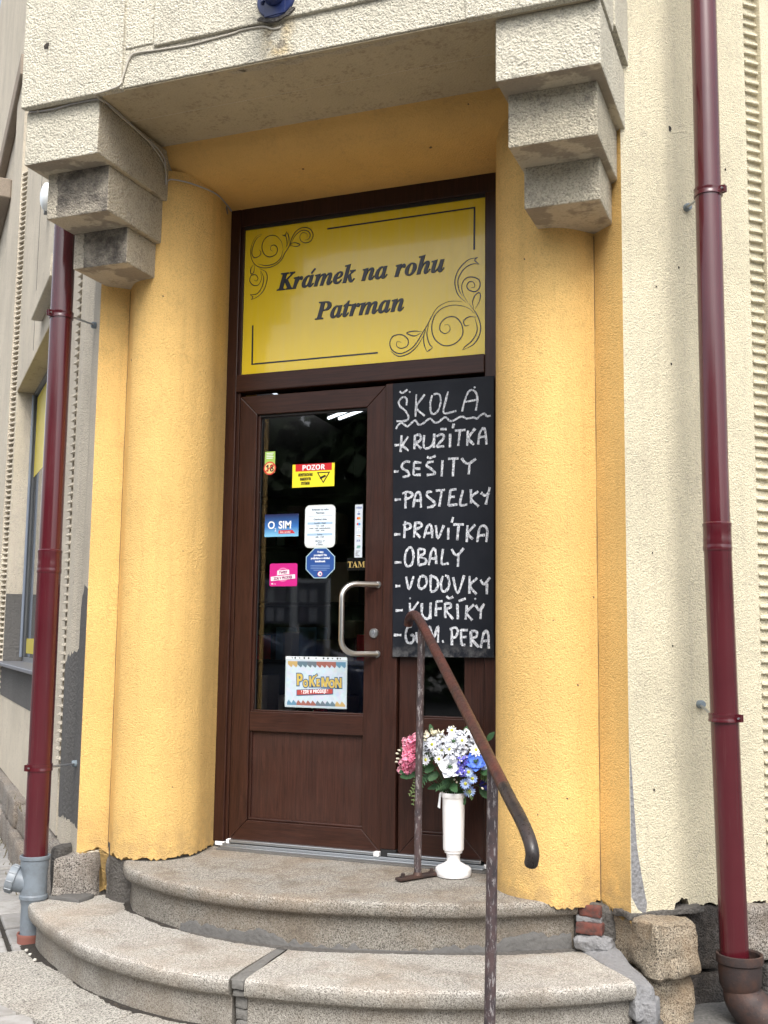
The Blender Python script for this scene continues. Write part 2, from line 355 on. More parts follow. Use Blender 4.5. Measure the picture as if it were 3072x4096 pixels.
BOARD = newmat('chalkboard_black', (.006, .008, .013), .58, spec=.22); n = N(BOARD)
zz = n.xyz()[2]; low = n.math('MULTIPLY', n.ramp(n.math('SUBTRACT', zz, .885), [(0, 1), (.07, 0)]), n.ramp(n.noise(26, 5, .7), [(.42, 0), (.62, 1)]))
c_ = n.mix(n.math('MULTIPLY', n.ramp(n.noise(5, 5, .7), [(.4, 0), (.75, 1)]), .5), (.005, .007, .012), (.014, .016, .022)); n.out(n.mix(n.math('MULTIPLY', low, .55), c_, (.17, .17, .17)), None, n.ramp(n.noise(8, 4), [(.3, .4), (.7, .65)]))
CHALK = newmat('chalk_paint', (.66, .68, .72), .8); n = N(CHALK)
q_ = n.noise(1, 4, .75, n.scaled(320, 10, 90)); q2 = n.noise(150, 3, .6)
n.out(n.ramp(n.math('ADD', n.math('MULTIPLY', q_, .6), n.math('MULTIPLY', q2, .4)), [(.38, (.07, .08, .10)), (.48, (.36, .38, .42)), (.60, (.74, .76, .79))]))
GLASS = bpy.data.materials.new('door_glass'); GLASS.use_nodes = True
b_ = GLASS.node_tree.nodes['Principled BSDF']; b_.inputs['Base Color'].default_value = (.9, .93, .95, 1); b_.inputs['Roughness'].default_value = .02; b_.inputs['Transmission Weight'].default_value = 1; b_.inputs['IOR'].default_value = 1.5
GREY = newmat('grey_metal', (.20, .21, .22), .5, .4)
def flat(name, c, rough=.35): return newmat(name, c, rough)
CAMW = flat('white_print', (.80, .82, .84)); BLK = flat('black_print', (.012, .012, .012)); RED = flat('red_print', (.55, .015, .02)); YL = flat('yellow_print', (.85, .72, .03))
# ------------------------------------------------------------ ground and street
G = -.36
bm = B(); v = [bm.verts.new(p) for p in ((-80, -120, G-.012), (90, -120, G-.012), (90, 60, G-.012), (-80, 60, G-.012))]; bm.faces.new(v)
ground = link('ground', bm, ASPH, kind='structure')
pav = thing('pavement', '', 'x', (-1, -.5, G)); del pav['label']; del pav['category']; pav['kind'] = 'structure'
b = wbox(0, 0, .248, .0, .182, G-.05, G, .009, seg=2)
pv0 = None
def paver(side_s, side_o, l, wd, sd):
    global pv0
    dz = random.uniform(-.005, .004)
    if pv0 is None:
        pv0 = link('paver', b, PAV, pav); o = pv0
        base = o
        o.matrix_basis = Matrix.Translation(D0*side_s+N0*side_o+Vector((0, 0, dz)))
        return
    o = bpy.data.objects.new('paver', pv0.data); col.objects.link(o); o.parent = pav
    ang = random.uniform(-.008, .008)
    o.matrix_basis = Matrix.Translation(D0*side_s+N0*side_o+Vector((0, 0, dz))) @ Matrix.Rotation(ang, 4, 'Z')
for r_ in range(12):
    o_ = .075+(r_-0)*.2
    for k in range(43):
        s_ = -2.948+k*.272+(r_ % 2)*.136
        c_ = WL(s_+.13, o_+.1, 0)
        # leave out stones under the granite apron and steps
        if (Vector((c_.x, c_.y))-Vector((.62, .35))).length < 0: continue
        rel = Vector((c_.x-.62, c_.y-.62)); 
        if rel.length < 1.88 and math.degrees(math.atan2(rel.x, -rel.y)) > -38: continue
        if c_.x > 1.3: continue
        if rel.length < 1.5 and s_ < 0: continue
        paver(s_, o_, .27, .2, k)
for r_ in range(5):
    for k in range(6):
        c_ = Vector((-.25+k*.272+(r_ % 2)*.136, -1.95-r_*.2))
# sand and grit in the joints
bm = B(); prism([WL(-3, .05, 0), WL(9, .05, 0), WL(9, 2.7, 0), WL(-3, 2.7, 0)], G-.0125, G-.0115, bm)
link('sand_bed', bm, plaster('joint_sand', (.05, .045, .038), 200, .004, .5), pav)
# ------------------------------------------------------------ steps
def arc(pts): return catmull([Vector((x, y, 0)) for x, y in pts], 14)
top_edge = arc([(-.27, -.44), (-.17, -.573), (-.09, -.635), (.106, -.735), (.264, -.787), (.483, -.826), (.672, -.822), (.80, -.805), (.99, -.757), (1.214, -.69), (1.427, -.594), (1.564, -.507), (1.712, -.405)])
low_edge = arc([(-.655, -.56), (-.607, -.635), (-.503, -.735), (-.31, -.880), (-.048, -1.050), (.187, -1.150), (.373, -1.200), (.533, -1.222), (.72, -1.215), (.941, -1.190), (1.226, -1.135), (1.543, -1.005), (1.78, -.865), (1.972, -.715)])
def slab(name, edge, z, h, lip, back, mat, parent, seed=0, inset=.035):
    """granite step: a row of cross-sections along the front edge, with rounded nosing and a set-back riser"""
    E = resample(edge, .018); n_ = len(E)
    prof = [(-.030, 0), (-.014, -.002), (-.004, -.008), (.001, -.018), (.002, -.034), (-.002, -lip+.008), (-.010, -lip), (-inset+.006, -lip-.004), (-inset, -lip-.014), (-inset-.001, -h*.6), (-inset, -h)]
    bm = B(); rows = []; C_ = Vector((sum(p.x for p in back)/len(back), sum(p.y for p in back)/len(back), 0))
    for i, p in enumerate(E):
        t = (E[min(i+1, n_-1)]-E[max(i-1, 0)]).normalized(); o_ = Vector((t.y, -t.x, 0))
        row = []
        for k in range(4, 0, -1):           # tread rows running in from the edge, so that it is not dead flat
            q = p-o_*(.03+.035*k); row.append(bm.verts.new((q.x, q.y, z+.0012*noise.noise(Vector((q.x*9, q.y*9, seed)))-.0006*k)))
        for a, c in prof:
            q = p+o_*a; j = .0028*noise.noise(Vector((q.x*14, q.y*14, (z+c)*22+seed)))+.0015*noise.noise(Vector((q.x*45, q.y*45, (z+c)*50)))
            q = q+o_*j; row.append(bm.verts.new((q.x, q.y, z+c+j*.5)))
        rows.append(row)
    for a, c in zip(rows, rows[1:]):
        for k in range(len(a)-1): bm.faces.new((a[k], a[k+1], c[k+1], c[k]))
    bk = [bm.verts.new((p.x, p.y, z-.004)) for p in back]
    bl = [bm.verts.new((p.x, p.y, z-h)) for p in back]
    bm.faces.new([r[0] for r in rows]+bk[::-1])
    bm.faces.new([r[-1] for r in rows][::-1]+bl)
    bm.faces.new(rows[0][:]+[bl[0], bk[0]]); bm.faces.new(rows[-1][::-1]+[bk[-1], bl[-1]])
    for a in range(len(bk)-1): bm.faces.new((bk[a], bk[a+1], bl[a+1], bl[a]))
    bmesh.ops.triangulate(bm, faces=[f for f in bm.faces if len(f.verts) > 4])
    return link(name, bm, mat, parent, smooth='auto')
V2 = lambda x, y: Vector((x, y, 0))
steps = thing('granite_steps', 'curved light granite steps with rounded nosings leading up to the brown shop door', 'steps', (.62, -.8, G))
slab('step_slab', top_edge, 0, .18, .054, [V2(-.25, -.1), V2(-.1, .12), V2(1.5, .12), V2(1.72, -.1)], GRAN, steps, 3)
# lower step: two slabs with a mortar joint between them
cutl = [p for p in low_edge if p.x < .697]; cutr = [p for p in low_edge if p.x > .745]
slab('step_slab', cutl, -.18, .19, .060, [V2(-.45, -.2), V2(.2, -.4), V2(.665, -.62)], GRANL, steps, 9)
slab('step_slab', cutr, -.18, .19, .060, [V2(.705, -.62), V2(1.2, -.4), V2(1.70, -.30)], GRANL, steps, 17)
# joint filled with grey mortar, in lumps down the front
bm = B(); J = [(.696, .748, -1.212), (.690, .735, -1.10), (.682, .716, -.955), (.664, .704, -.77), (.664, .704, -.6)]
L_ = [(bm.verts.new((a, y, -.186+.004*math.sin(i))), bm.verts.new((b_, y, -.186))) for i, (a, b_, y) in enumerate(J)]
for (a, b_), (c, d) in zip(L_, L_[1:]): bm.faces.new((a, b_, d, c))
for i, (z0, z1, yy) in enumerate(((-.216, -.183, -1.214), (-.242, -.218, -1.206), (-.285, -.244, -1.180), (-.325, -.287, -1.178), (-.36, -.327, -1.176))):
    t = box(.699, .746, yy-.001+.004*(i % 2), -1.1, z0, z1); rough(t, .004, 30, 3, i, .006); merge(bm, t)
link('mortar_joint', bm, CEMJ, steps, smooth='auto')
# mortar smeared along the foot of the top riser
def band(edge, s0, s1, z0, fn, off, nm, mat, parent, seed=0, thick=.004):
    E = resample(edge, .010); n_ = len(E); bm = B(); L_ = []
    for i in range(int(s0*n_), int(s1*n_)):
        p = E[i]; t = (E[min(i+1, n_-1)]-E[max(i-1, 0)]).normalized(); o_ = Vector((t.y, -t.x, 0)); u = (i/n_-s0)/(s1-s0)
        hgt = max(.004, fn(u)+rag(i, .022, seed, .35)); q0 = p+o_*(off+thick+.006*(1+noise.noise(p*20))); q1 = p+o_*(off+thick)
        L_.append([bm.verts.new((q0.x, q0.y, z0)), bm.verts.new((q1.x, q1.y, z0+hgt*.6)), bm.verts.new((q1.x-o_.x*.001, q1.y-o_.y*.001, z0+hgt)), bm.verts.new((q1.x-o_.x*.02, q1.y-o_.y*.02, z0+hgt*.96))])
    for a, c in zip(L_, L_[1:]):
        for k in range(3): bm.faces.new((a[k], a[k+1], c[k+1], c[k]))
    return link(nm, bm, mat, parent, smooth=True)
band(top_edge, .27, .995, -.180, lambda u: .020+.022*math.sin(u*9)+.012*math.sin(u*31)+.03*max(0, u-.8)*5, -.034, 'mortar_smear', CEM, steps, 4)
def flatband(edge, off0, fn, z, nm, mat, parent, seed=0, s0=0, s1=1):
    E = resample(edge, .012); n_ = len(E); bm = B(); L_ = []
    for i in range(int(s0*n_), int(s1*n_)):
        p = E[i]; t = (E[min(i+1, n_-1)]-E[max(i-1, 0)]).normalized(); o_ = Vector((t.y, -t.x, 0)); wd = max(.003, fn(i/n_)+rag(i, .008, seed, .7))
        a = p+o_*off0; c = p+o_*(off0+wd); L_.append((bm.verts.new((a.x, a.y, z+.004)), bm.verts.new(((a.x+c.x)/2, (a.y+c.y)/2, z+.003)), bm.verts.new((c.x, c.y, z-.002))))
    for a, c in zip(L_, L_[1:]):
        for k in range(2): bm.faces.new((a[k], a[k+1], c[k+1], c[k]))
    return link(nm, bm, mat, parent, smooth=True)
flatband(top_edge, -.04, lambda u: .010+.05*max(0, .3-u)+.010*math.sin(u*37), -.181, 'dirt', DIRT, steps, 8, 0, .34)
flatband(top_edge, -.025, lambda u: .016+.010*math.sin(u*15), -.181, 'mortar_smear', CEMD, steps, 18, .3, 1)
apron = thing('apron', '', 'x', (.62, -1.3, G)); del apron['label']; del apron['category']; apron['kind'] = 'structure'
def apslab(a0, a1, r0, r1, sd):
    c = Vector((.62, .62, 0)); pts = []
    n_ = 40
    for i in range(n_+1): a = a0+(a1-a0)*i/n_; pts.append(c+Vector((math.sin(a), -math.cos(a), 0))*r1)
    for i in range(n_, -1, -1): a = a0+(a1-a0)*i/n_; pts.append(c+Vector((math.sin(a), -math.cos(a), 0))*r0)
    bm = prism(pts, G-.06, G+.004); bevel(bm, .004, 1, [e for e in bm.edges if all(v.co.z > G for v in e.verts)])
    return link('apron_slab', bm, APR, apron, smooth='auto')
apslab(R(-42.5), R(-10.6), 1.45, 2.07, 1); apslab(R(-10.3), R(16), 1.45, 2.07, 2); apslab(R(16.3), R(41), 1.45, 2.07, 3)
flatband(low_edge, -.045, lambda u: .022+.016*math.sin(u*21)+.008*math.sin(u*57)+(.03 if u < .12 else 0), G+.005, 'dirt', DIRT, apron, 12)
# ------------------------------------------------------------ the corner building
bld = thing('corner_building', 'cream and yellow roughcast corner building around the recessed shop entrance', 'building', (.65, 0, G))
# yellow surround: left and right rounded jambs
cl = catmull([V2(-.070, .06), V2(-.074, .0), V2(-.050, -.12), V2(-.032, -.25), V2(-.068, -.365), V2(-.14, -.440), V2(-.22, -.464), V2(-.32, -.442), V2(-.405, -.362)], 10)
cr = catmull([V2(1.40, .06), V2(1.385, .0), V2(1.356, -.12), V2(1.353, -.24), V2(1.395, -.355), V2(1.485, -.437), V2(1.60, -.472), V2(1.70, -.440), V2(1.79, -.345)], 10)
def jamb(curve, outer, backp, zf, z1, name, mat):
    c = resample(curve, .010); t = resample([c[-1], outer], .010)[1:]; P = c+t+backp
    nb = len(P)-len(backp)
    bm = prism(P, lambda i: zf(P[i], i) if i < nb else .05, z1)
    return link(name, bm, mat, bld, smooth='auto')
crL = V2(-.405, -.362); PL_ = V2(P0.x, P0.y)
def zl(p, i):
    a = (p-crL).length; right_ = (p.x > crL.x and i < len(resample(cl, .010)))
    if not right_: return (-.165+rag(i, .016, 2)) if a < .034 else .012+rag(i, .030, 3, .8)
    return -.165+rag(i, .008, 2) if a < .006 else .006+rag(i, .014, 1, .8)
jamb(cl, PL_, [V2(-.53, -.36), V2(-.60, .3), V2(-.07, .3)], zl, 3.115, 'rounded_jamb', YEL)
def zr(p, i):
    d = p.x-1.79
    if p.y < -.3 and i > len(resample(cr, .010)): return -.030-.012*(d/.13)+rag(i, .040, 6, .8)
    return -.010+rag(i, .018, 5, .8)-(.010 if 1.62 < p.x < 1.77 else 0)
jamb(cr, V2(P1.x, P1.y), [V2(1.945, -.38), V2(2.0, .3), V2(1.40, .3)], zr, 3.115, 'rounded_jamb', YEL)
# mortar core standing on the steps behind the plaster skin
bm = B(); prism([p+V2(-.012 if p.x < 0 else 0, .012) for p in resample(cl, .03)]+[V2(-.47, -.41), V2(-.47, .2), V2(-.1, .2)], -.19, .05, bm); link('mortar_core', bm, CEMD, bld)
bm = B(); prism([p+V2(.008, .075) for p in resample(cr, .03)]+[V2(1.88, -.40), V2(1.98, .2), V2(1.42, .2)], -.19, .03, bm); link('mortar_core', bm, CEMD, bld)
# lintel soffit with rounded front
prof = catmull([Vector((0, .10, 3.075)), Vector((0, 0, 3.078)), Vector((0, -.15, 3.074)), Vector((0, -.29, 3.082)), Vector((0, -.39, 3.108)), Vector((0, -.455, 3.165)), Vector((0, -.485, 3.24))], 8)
bm = B(); nS = 60; rows = []
for i in range(nS+1):
    x = -.30+i*(2.0/nS); dz = .002*noise.noise(Vector((x*5, 3, 0)))
    rows.append([bm.verts.new((x, p.y, p.z+dz)) for p in prof]+[bm.verts.new((x, .15, 3.30)), bm.verts.new((x, .15, 3.08))])
for a, c in zip(rows, rows[1:]):
    for k in range(len(a)): bm.faces.new((a[k], a[(k+1) % len(a)], c[(k+1) % len(a)], c[k]))
bm.faces.new(rows[0]); bm.faces.new(rows[-1][::-1]); link('rounded_lintel', bm, YELS, bld, smooth='auto')
# beam above: soffit in two planes, raised end piers and a raised band
beam = link('fascia_beam', box(-.530, 1.943, -1.02, -.75, 3.213, 5.2, .004), CREAMW, bld)
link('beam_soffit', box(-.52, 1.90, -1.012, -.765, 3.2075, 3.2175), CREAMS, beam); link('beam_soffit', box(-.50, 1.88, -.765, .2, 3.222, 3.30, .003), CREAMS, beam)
link('beam_back', box(-.52, 1.95, -.75, .6, 3.24, 5.2), CREAMW, beam)
link('raised_pier', box(-.536, -.028, -1.034, -1.0, 3.206, 5.2, .005), CREAMW, beam); link('raised_pier', box(1.455, 1.947, -1.034, -1.0, 3.206, 5.2, .005), CREAMW, beam)
link('raised_band', box(.122, 1.40, -1.036, -1.0, 3.362, 5.2, .005), CREAMW, beam); link('raised_band', box(-.02, .115, -1.026, -1.0, 3.38, 5.2, .004), CREAMW, beam)
# two stepped corbels, three blocks each
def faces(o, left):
    me = o.data; me.materials.append(UNDER); me.materials.append(SIDE_SHADE)
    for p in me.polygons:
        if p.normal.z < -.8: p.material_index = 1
        elif left and p.normal.x > .8: p.material_index = 2  # faces turned to the entrance get the painted shade
def corbel(xs, mats, left=False):
    c = link('stepped_corbel', box(xs[0][0], xs[0][1], -.990, -.30, 2.968, 3.2068, .006, bm=None), mats[0], bld); faces(c, left)
    for (a, b_), m, z0, z1, y0 in zip(xs[1:], mats[1:], (2.764, 2.600), (2.970, 2.766), (-.876, -.688)):
        t = box(a, b_, y0, -.30, z0, z1, .006); o = link('corbel_block', t, m, c); faces(o, left)
    return c
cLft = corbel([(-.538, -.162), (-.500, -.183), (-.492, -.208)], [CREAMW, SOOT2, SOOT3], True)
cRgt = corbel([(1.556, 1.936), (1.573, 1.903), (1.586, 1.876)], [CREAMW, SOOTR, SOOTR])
cLft['label'] = 'stepped corbel blackened with soot on its lower blocks'; cRgt['label'] = 'clean pale stepped corbel beside the cream wall'
# undersides carry the smooth render and the fresh patches
sheet_ = lambda nm, pts, m, par, jag=.006, sd=0, n_=(0, 0, -1), th=.0016: link(nm, sheet(pts, th, n_, jag, sd), m, par)
# side walls; a shallow flute runs down behind each drainpipe
def wallsheet(side, s0, s1, z0, z1, offf, mat, name, ns=40, back=-.30, zf=None):
    bm = B(); F_ = []
    for i in range(ns+1):
        s_ = s0+(s1-s0)*i/ns; o_ = offf(s_); zb = zf(s_) if zf else z0
        F_.append([bm.verts.new(WL(s_, o_, z, side)) for z in (zb, z0+(z1-z0)*.1, z0+(z1-z0)*.4, z1)]+[bm.verts.new(WL(s_, back, z1, side)), bm.verts.new(WL(s_, back, z0, side))])
    for a, c in zip(F_, F_[1:]):
        for k in range(6): bm.faces.new((a[k], a[(k+1) % 6], c[(k+1) % 6], c[k]))
    bm.faces.new(F_[0]); bm.faces.new(F_[-1][::-1]); return link(name, bm, mat, bld, smooth='auto')
flute = lambda s: -.042*math.cos(math.pi*min(1, abs(s-.345)/.17)/2)**2
wallsheet(0, .0, .636, -.03, 9.5, lambda s: flute(s), LW, 'wall', 48, zf=lambda s: -.035+rag(int(s*80), .012, 3))
wallsheet(1, .0, .636, -.03, 6, lambda s: flute(s), CREAM, 'wall', 60, zf=lambda s: -.018+rag(int(s*94), .014, 31, .7)+(.03 if .20 < s < .28 else 0))
# fluted arris: little sloping teeth one above another
def teeth(side, s0, s1, o0, o1, z0, z1, pitch, mat, name='rib'):
    bm = B(); h = pitch*.52
    quadbox(bm, [WL(s0, o0-.02, z0, side), WL(s1, o0-.02, z0, side), WL(s1, o1, z0+.004, side), WL(s0, o0+.010, z0+.004, side), WL(s0, o0-.02, z0+h, side), WL(s1, o0-.02, z0+h, side), WL(s1, o1-.004, z0+h-.004, side), WL(s0, o0+.006, z0+h-.004, side)])
    bevel(bm, .003, 1)
    first = link(name, bm, mat, bld); k = 1
    while z0+k*pitch < z1:
        o = bpy.data.objects.new(name, first.data); col.objects.link(o); o.parent = bld
        zj = k*pitch; zo = first.data.vertices[0].co.z
        o.matrix_basis = Matrix.Translation(Vector((0, 0, zj+random.uniform(-.0022, .0022)))+(D0 if side == 0 else D1)*random.uniform(-.003, .003)-(N0 if side == 0 else N1)*random.uniform(0, .004)); k += 1
wallsheet(1, .636, .712, -.03, 6, lambda s: -.010, CREAM, 'rib_backing', 4); wallsheet(1, .712, 6, -.03, 6, lambda s: .016, CREAM, 'wall', 20)
teeth(1, .640, .708, -.004, .010, .02, 4.1, .0432, CREAM)
wallsheet(0, .636, .70, -.03, 9.5, lambda s: -.012, LW, 'rib_backing', 3); teeth(0, .632, .702, .0, .020, .30, 3.3, .0432, LW)
wallsheet(0, .70, 1.0, -.03, 9.5, lambda s: .0, LW, 'wall', 3)
# shop window in the left wall
wallsheet(0, 1.0, 4.18, -.04, .735, lambda s: .0, LW, 'wall', 6); wallsheet(0, 1.0, 4.18, 2.965, 9.5, lambda s: .0, LW, 'wall', 6)
wallsheet(0, 4.18, 4.32, -.04, 9.5, lambda s: .0, LW, 'wall', 3); wallsheet(0, 5.2, 11, -.04, 9.5, lambda s: .0, LW, 'wall', 3)
wallsheet(0, 4.32, 5.2, -.04, 9.5, lambda s: .045, LW, 'pilaster', 3)
win = link('window', wbox(0, 1.02, 4.16, -.175, -.145, .76, .80), GREY, bld)
for a in ((1.02, 4.16, 2.925, 2.96), (1.02, 1.07, .80, 2.93), (4.125, 4.16, .80, 2.93)): link('frame', wbox(0, a[0], a[1], -.175, -.135, a[2], a[3], .003), GREY, win)
link('pane', wbox(0, 1.07, 4.125, -.160, -.154, .80, 2.925), newmat('shop_window_glass', (.055, .060, .062), .04, spec=.7), win)
link('conduit', tube([WL(4.10, -.125, .8), WL(4.10, -.125, 2.92)], .012), newmat('blue_grey_conduit', (.17, .20, .25), .45), win)
link('yellow_film', wbox(0, 1.07, 4.07, -.1535, -.152, 2.24, 2.90), flat('yellow_film', (.62, .50, .05), .25), win); link('yellow_film', wbox(0, 1.07, 3.99, -.1535, -.152, .83, .945), flat('yellow_film_low', (.62, .50, .05), .25), win)
link('window_sill', wbox(0, .98, 4.5, -.15, .075, .742, .766, .004), newmat('weathered_sheet_sill', (.20, .205, .23), .45, .5), bld)
link('reveal_cement', wbox(0, 4.172, 4.181, -.145, .002, .768, 1.30), CEM, bld)
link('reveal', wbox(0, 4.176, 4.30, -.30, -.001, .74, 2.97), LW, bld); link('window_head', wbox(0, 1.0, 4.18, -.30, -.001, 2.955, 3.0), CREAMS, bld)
link('wall_cement', wbox(0, .98, 4.3, 0, .003, .50, .742), CEM, bld)
# ledge over the window and fluted strips above it
link('ledge', wbox(0, 1.5, 2.52, .0, .075, 3.10, 3.24, .006), LW, bld)
teeth(0, 1.76, 1.94, -.002, .022, 3.25, 4.1, .0432, LW); teeth(0, 4.24, 4.33, .0, .045, -.02, 4.9, .0432, LW)
bm = B(); tube([WL(3.02, -.001, 3.02), WL(3.03, -.001, 3.6), WL(3.02, -.001, 4.6)], .004, 6, bm); link('crack', bm, CEMD, bld)
for a in ((6.0, 11, .0, .14, 5.30, 5.50), (4.6, 11, .0, .08, 5.9, 6.1)): link('cornice', wbox(0, *a, .01), plaster('brown_cornice', (.33, .275, .22), 120, .003, .3), bld)
# cement laid bare next to the yellow paint
def wsheet(side, pts, mat, name, jag=.01, sd=0, off=.0015):
    P = [WL(s_, (flute(s_) if s_ < .636 else 0)+off, z, side) for s_, z in pts]
    # follow the flute by dense columns instead of one polygon
    bm = B(); ss = [p[0] for p in pts]; s0, s1 = min(ss), max(ss); cols = []
    for i in range(25):
        s_ = s0+(s1-s0)*i/24; zs = []
        for (a, b_) in zip(pts, pts[1:]+pts[:1]):
            if (a[0]-s_)*(b_[0]-s_) <= 0 and a[0] != b_[0]: zs.append(a[1]+(b_[1]-a[1])*(s_-a[0])/(b_[0]-a[0]))
        if len(zs) < 2: continue
        o_ = (flute(s_) if s_ < .636 else 0)+off; zt = max(zs)+rag(i, jag, sd); zb = min(zs)+rag(i, jag*.4, sd+1)
        cols.append([bm.verts.new(WL(s_, o_ if 0 < k < 6 else o_-.004, zb+(zt-zb)*k/6, side)) for k in range(7)])
    for a, c in zip(cols, cols[1:]):
        for k in range(6): bm.faces.new((a[k], a[k+1], c[k+1], c[k]))
    return link(name, bm, mat, bld, smooth=True)
wsheet(0, [(.004, -.03), (.004, 1.30), (.10, 1.34), (.22, 1.20), (.30, 1.05), (.48, .98), (.63, .93), (.63, -.02)], CEM, 'bare_cement', .03, 5)
wsheet(1, [(.003, -.03), (.003, .68), (.012, .55), (.03, .25), (.055, .10), (.07, .02), (.065, -.03)], CEMP, 'bare_cement', .004, 9)
# hewn stones of the plinth: left
def hewn(side, s0, s1, o0, o1, z0, z1, mat, sd, amp=.010, bv=.014, cuts=5, name='plinth_stone'):
    b = wbox(side, s0, s1, o0, o1, z0, z1); rough(b, amp, 9, cuts, sd, bv); return link(name, b, mat, bld, smooth='auto')
for i, (a, b_) in enumerate(((.15, .62), (.64, 1.25), (1.27, 2.0), (2.02, 2.75), (2.77, 3.6), (3.62, 4.5), (4.52, 5.5), (5.5, 6.8))):
    hewn(0, a, b_, -.2, .055+.02*(i % 2), -.20 if i else -.4, -.035-.01*(i % 3), PLG, i+2)
    if i: hewn(0, a+.1, b_+.06, -.2, .075+.02*((i+1) % 2), -.42, -.205, PLG, i+40)
b = B(); quadbox(b, [(-.431, -.403, -.40), (-.425, -.30, -.40), (-.62, -.28, -.40), (-.585, -.540, -.40), (-.433, -.405, .012), (-.425, -.30, .010), (-.60, -.28, .0), (-.570, -.525, -.012)]); rough(b, .016, 12, 6, 51, .012); link('quoin_stone', b, PLG, bld, smooth='auto')
b = box(-.66, -.60, -.44, -.2, -.45, .02); rough(b, .012, 9, 4, 53, .02); link('quoin_stone', b, CEMD, bld, smooth='auto')
b = box(-.60, -.42, -.535, -.42, -.20, -.165); rough(b, .008, 14, 4, 57, .008); link('cement_fillet', b, CEM, bld, smooth='auto')
b = box(-.384, -.268, -.405, -.30, -.19, -.004); rough(b, .010, 18, 5, 58, .008); link('cement_fillet', b, CEMD, bld, smooth='auto')
# right: big quoins, recessed dark plinth
b = B(); c0 = V2(1.77, -.352); quadbox(b, [Vector((1.82, -.35, -.20)), Vector((2.028, -.585, -.205)), Vector((2.158, -.44, -.20)), Vector((1.98, -.20, -.20)), Vector((1.83, -.37, -.040)), Vector((2.018, -.575, -.018)), Vector((2.150, -.435, -.030)), Vector((1.97, -.22, -.02))]); rough(b, .020, 13, 8, 71, .010); link('quoin_stone', b, QUO, bld, smooth='auto')
b = B(); quadbox(b, [Vector((1.86, -.40, -.46)), Vector((1.995, -.585, -.46)), Vector((2.15, -.43, -.46)), Vector((2.0, -.2, -.46)), Vector((1.87, -.42, -.216)), Vector((1.990, -.555, -.216)), Vector((2.12, -.42, -.218)), Vector((2.0, -.2, -.216))]); rough(b, .020, 14, 7, 73, .009); link('quoin_stone', b, QUO, bld, smooth='auto')
hewn(1, .20, .44, -.3, -.035, -.25, -.024, DKS, 80, .016); hewn(1, .27, .56, -.3, -.03, -.47, -.262, DKS, 81, .016); hewn(1, .45, .62, -.3, -.015, -.16, -.03, DKS, 82, .012)
hewn(1, .50, 1.1, -.3, .02, -.235, -.022, PLG, 83, .016, .02); hewn(1, .58, 1.2, -.3, .045, -.46, -.25, DKS, 84, .012)
b = wbox(1, -.01, .33, -.1, .004, -.034, -.012); rough(b, .008, 30, 6, 88, .003); link('mortar_bed', b, CEMD, bld, smooth='auto')
# two old bricks and a lump of mortar showing under the yellow plaster
for i, (x0, x1, z0, z1, yy) in enumerate(((1.714, 1.800, -.058, -.014, -.392), (1.704, 1.806, -.118, -.076, -.400))):
    b = box(x0, x1, yy-.012, -.2, z0, z1); rough(b, .005, 26, 4, 90+i, .006)
    for v in b.verts: v.co.y += (v.co.x-1.75)*-.12
    link('brick', b, BRK, bld, smooth='auto')
b = box(1.706, 1.80, -.398, -.2, -.076, -.056); rough(b, .004, 26, 3, 92, .004); link('mortar_bed', b, CEMP, bld, smooth='auto')
b = box(1.700, 1.845, -.425, -.2, -.180, -.120); rough(b, .013, 22, 5, 93, .02); link('mortar_lump', b, CEMP, bld, smooth='auto')
b = box(1.69, 1.850, -.385, -.2, -.16, -.008); rough(b, .014, 22, 5, 94, .012); link('mortar_lump', b, CEMD, bld, smooth='auto')
# cement slope between the lower step and the quoins
b = B(); quadbox(b, [Vector((1.70, -.40, -.30)), Vector((1.972, -.735, -.30)), Vector((2.04, -.66, -.30)), Vector((1.86, -.38, -.30)), Vector((1.725, -.400, -.176)), Vector((1.965, -.715, -.183)), Vector((2.025, -.655, -.205)), Vector((1.85, -.39, -.150))]); rough(b, .006, 16, 6, 96, .010); link('cement_slope', b, CEMP, bld, smooth='auto')
b = box(1.965, 2.035, -.705, -.60, -.325, -.245); rough(b, .005, 20, 3, 97, .008)
link('cement_block', b, CEMP, bld, smooth='auto')
b = box(1.94, 2.05, -.70, -.60, -.45, -.32); rough(b, .012, 18, 4, 98, .014); link('rubble', b, CEMD, bld, smooth='auto')
b = wbox(1, .10, .42, .03, .28, -.405, -.385); rough(b, .003, 12, 3, 99, .005); flag = link('flagstone', b, PAV, pav)
# ------------------------------------------------------------ door set
fr = link('door_frame', box(-.090, -.018, -.010, .07, .022, 3.078, .004), WOODV, bld)
link('frame_edge', box(-.018, -.002, .002, .06, .028, 2.15, .002), WOODV, fr)
link('frame_head', box(-.018, 1.34, -.008, .07, 2.990, 3.079, .004), FRM, fr)
link('frame_upright', box(1.236, 1.40, -.010, .07, .022, 2.990, .004), WOODV, fr)
link('transom', box(-.018, 1.236, -.016, .07, 2.150, 2.236, .005), WOODH, fr)
link('sign_bead', box(-.016, 1.234, .002, .012, 2.974, 2.990, .001), RUB, fr); link('sign_bead', box(-.018, -.002, .000, .03, 2.236, 2.99, .002), FRM, fr)
link('end_cap', box(-.062, -.016, -.012, .05, .004, .022, .002), WHP, fr); link('end_cap', box(1.236, 1.28, -.012, .05, .004, .022, .002), WHP, fr)
link('threshold', box(-.018, 1.24, -.045, .09, -.002, .010, .003), ALU, fr); link('threshold_rail', box(-.018, 1.24, -.020, -.006, .009, .018, .002), ALU, fr)
link('mortar_bed', box(-.02, 1.40, -.075, -.02, -.006, .003, .002), CEM, fr)
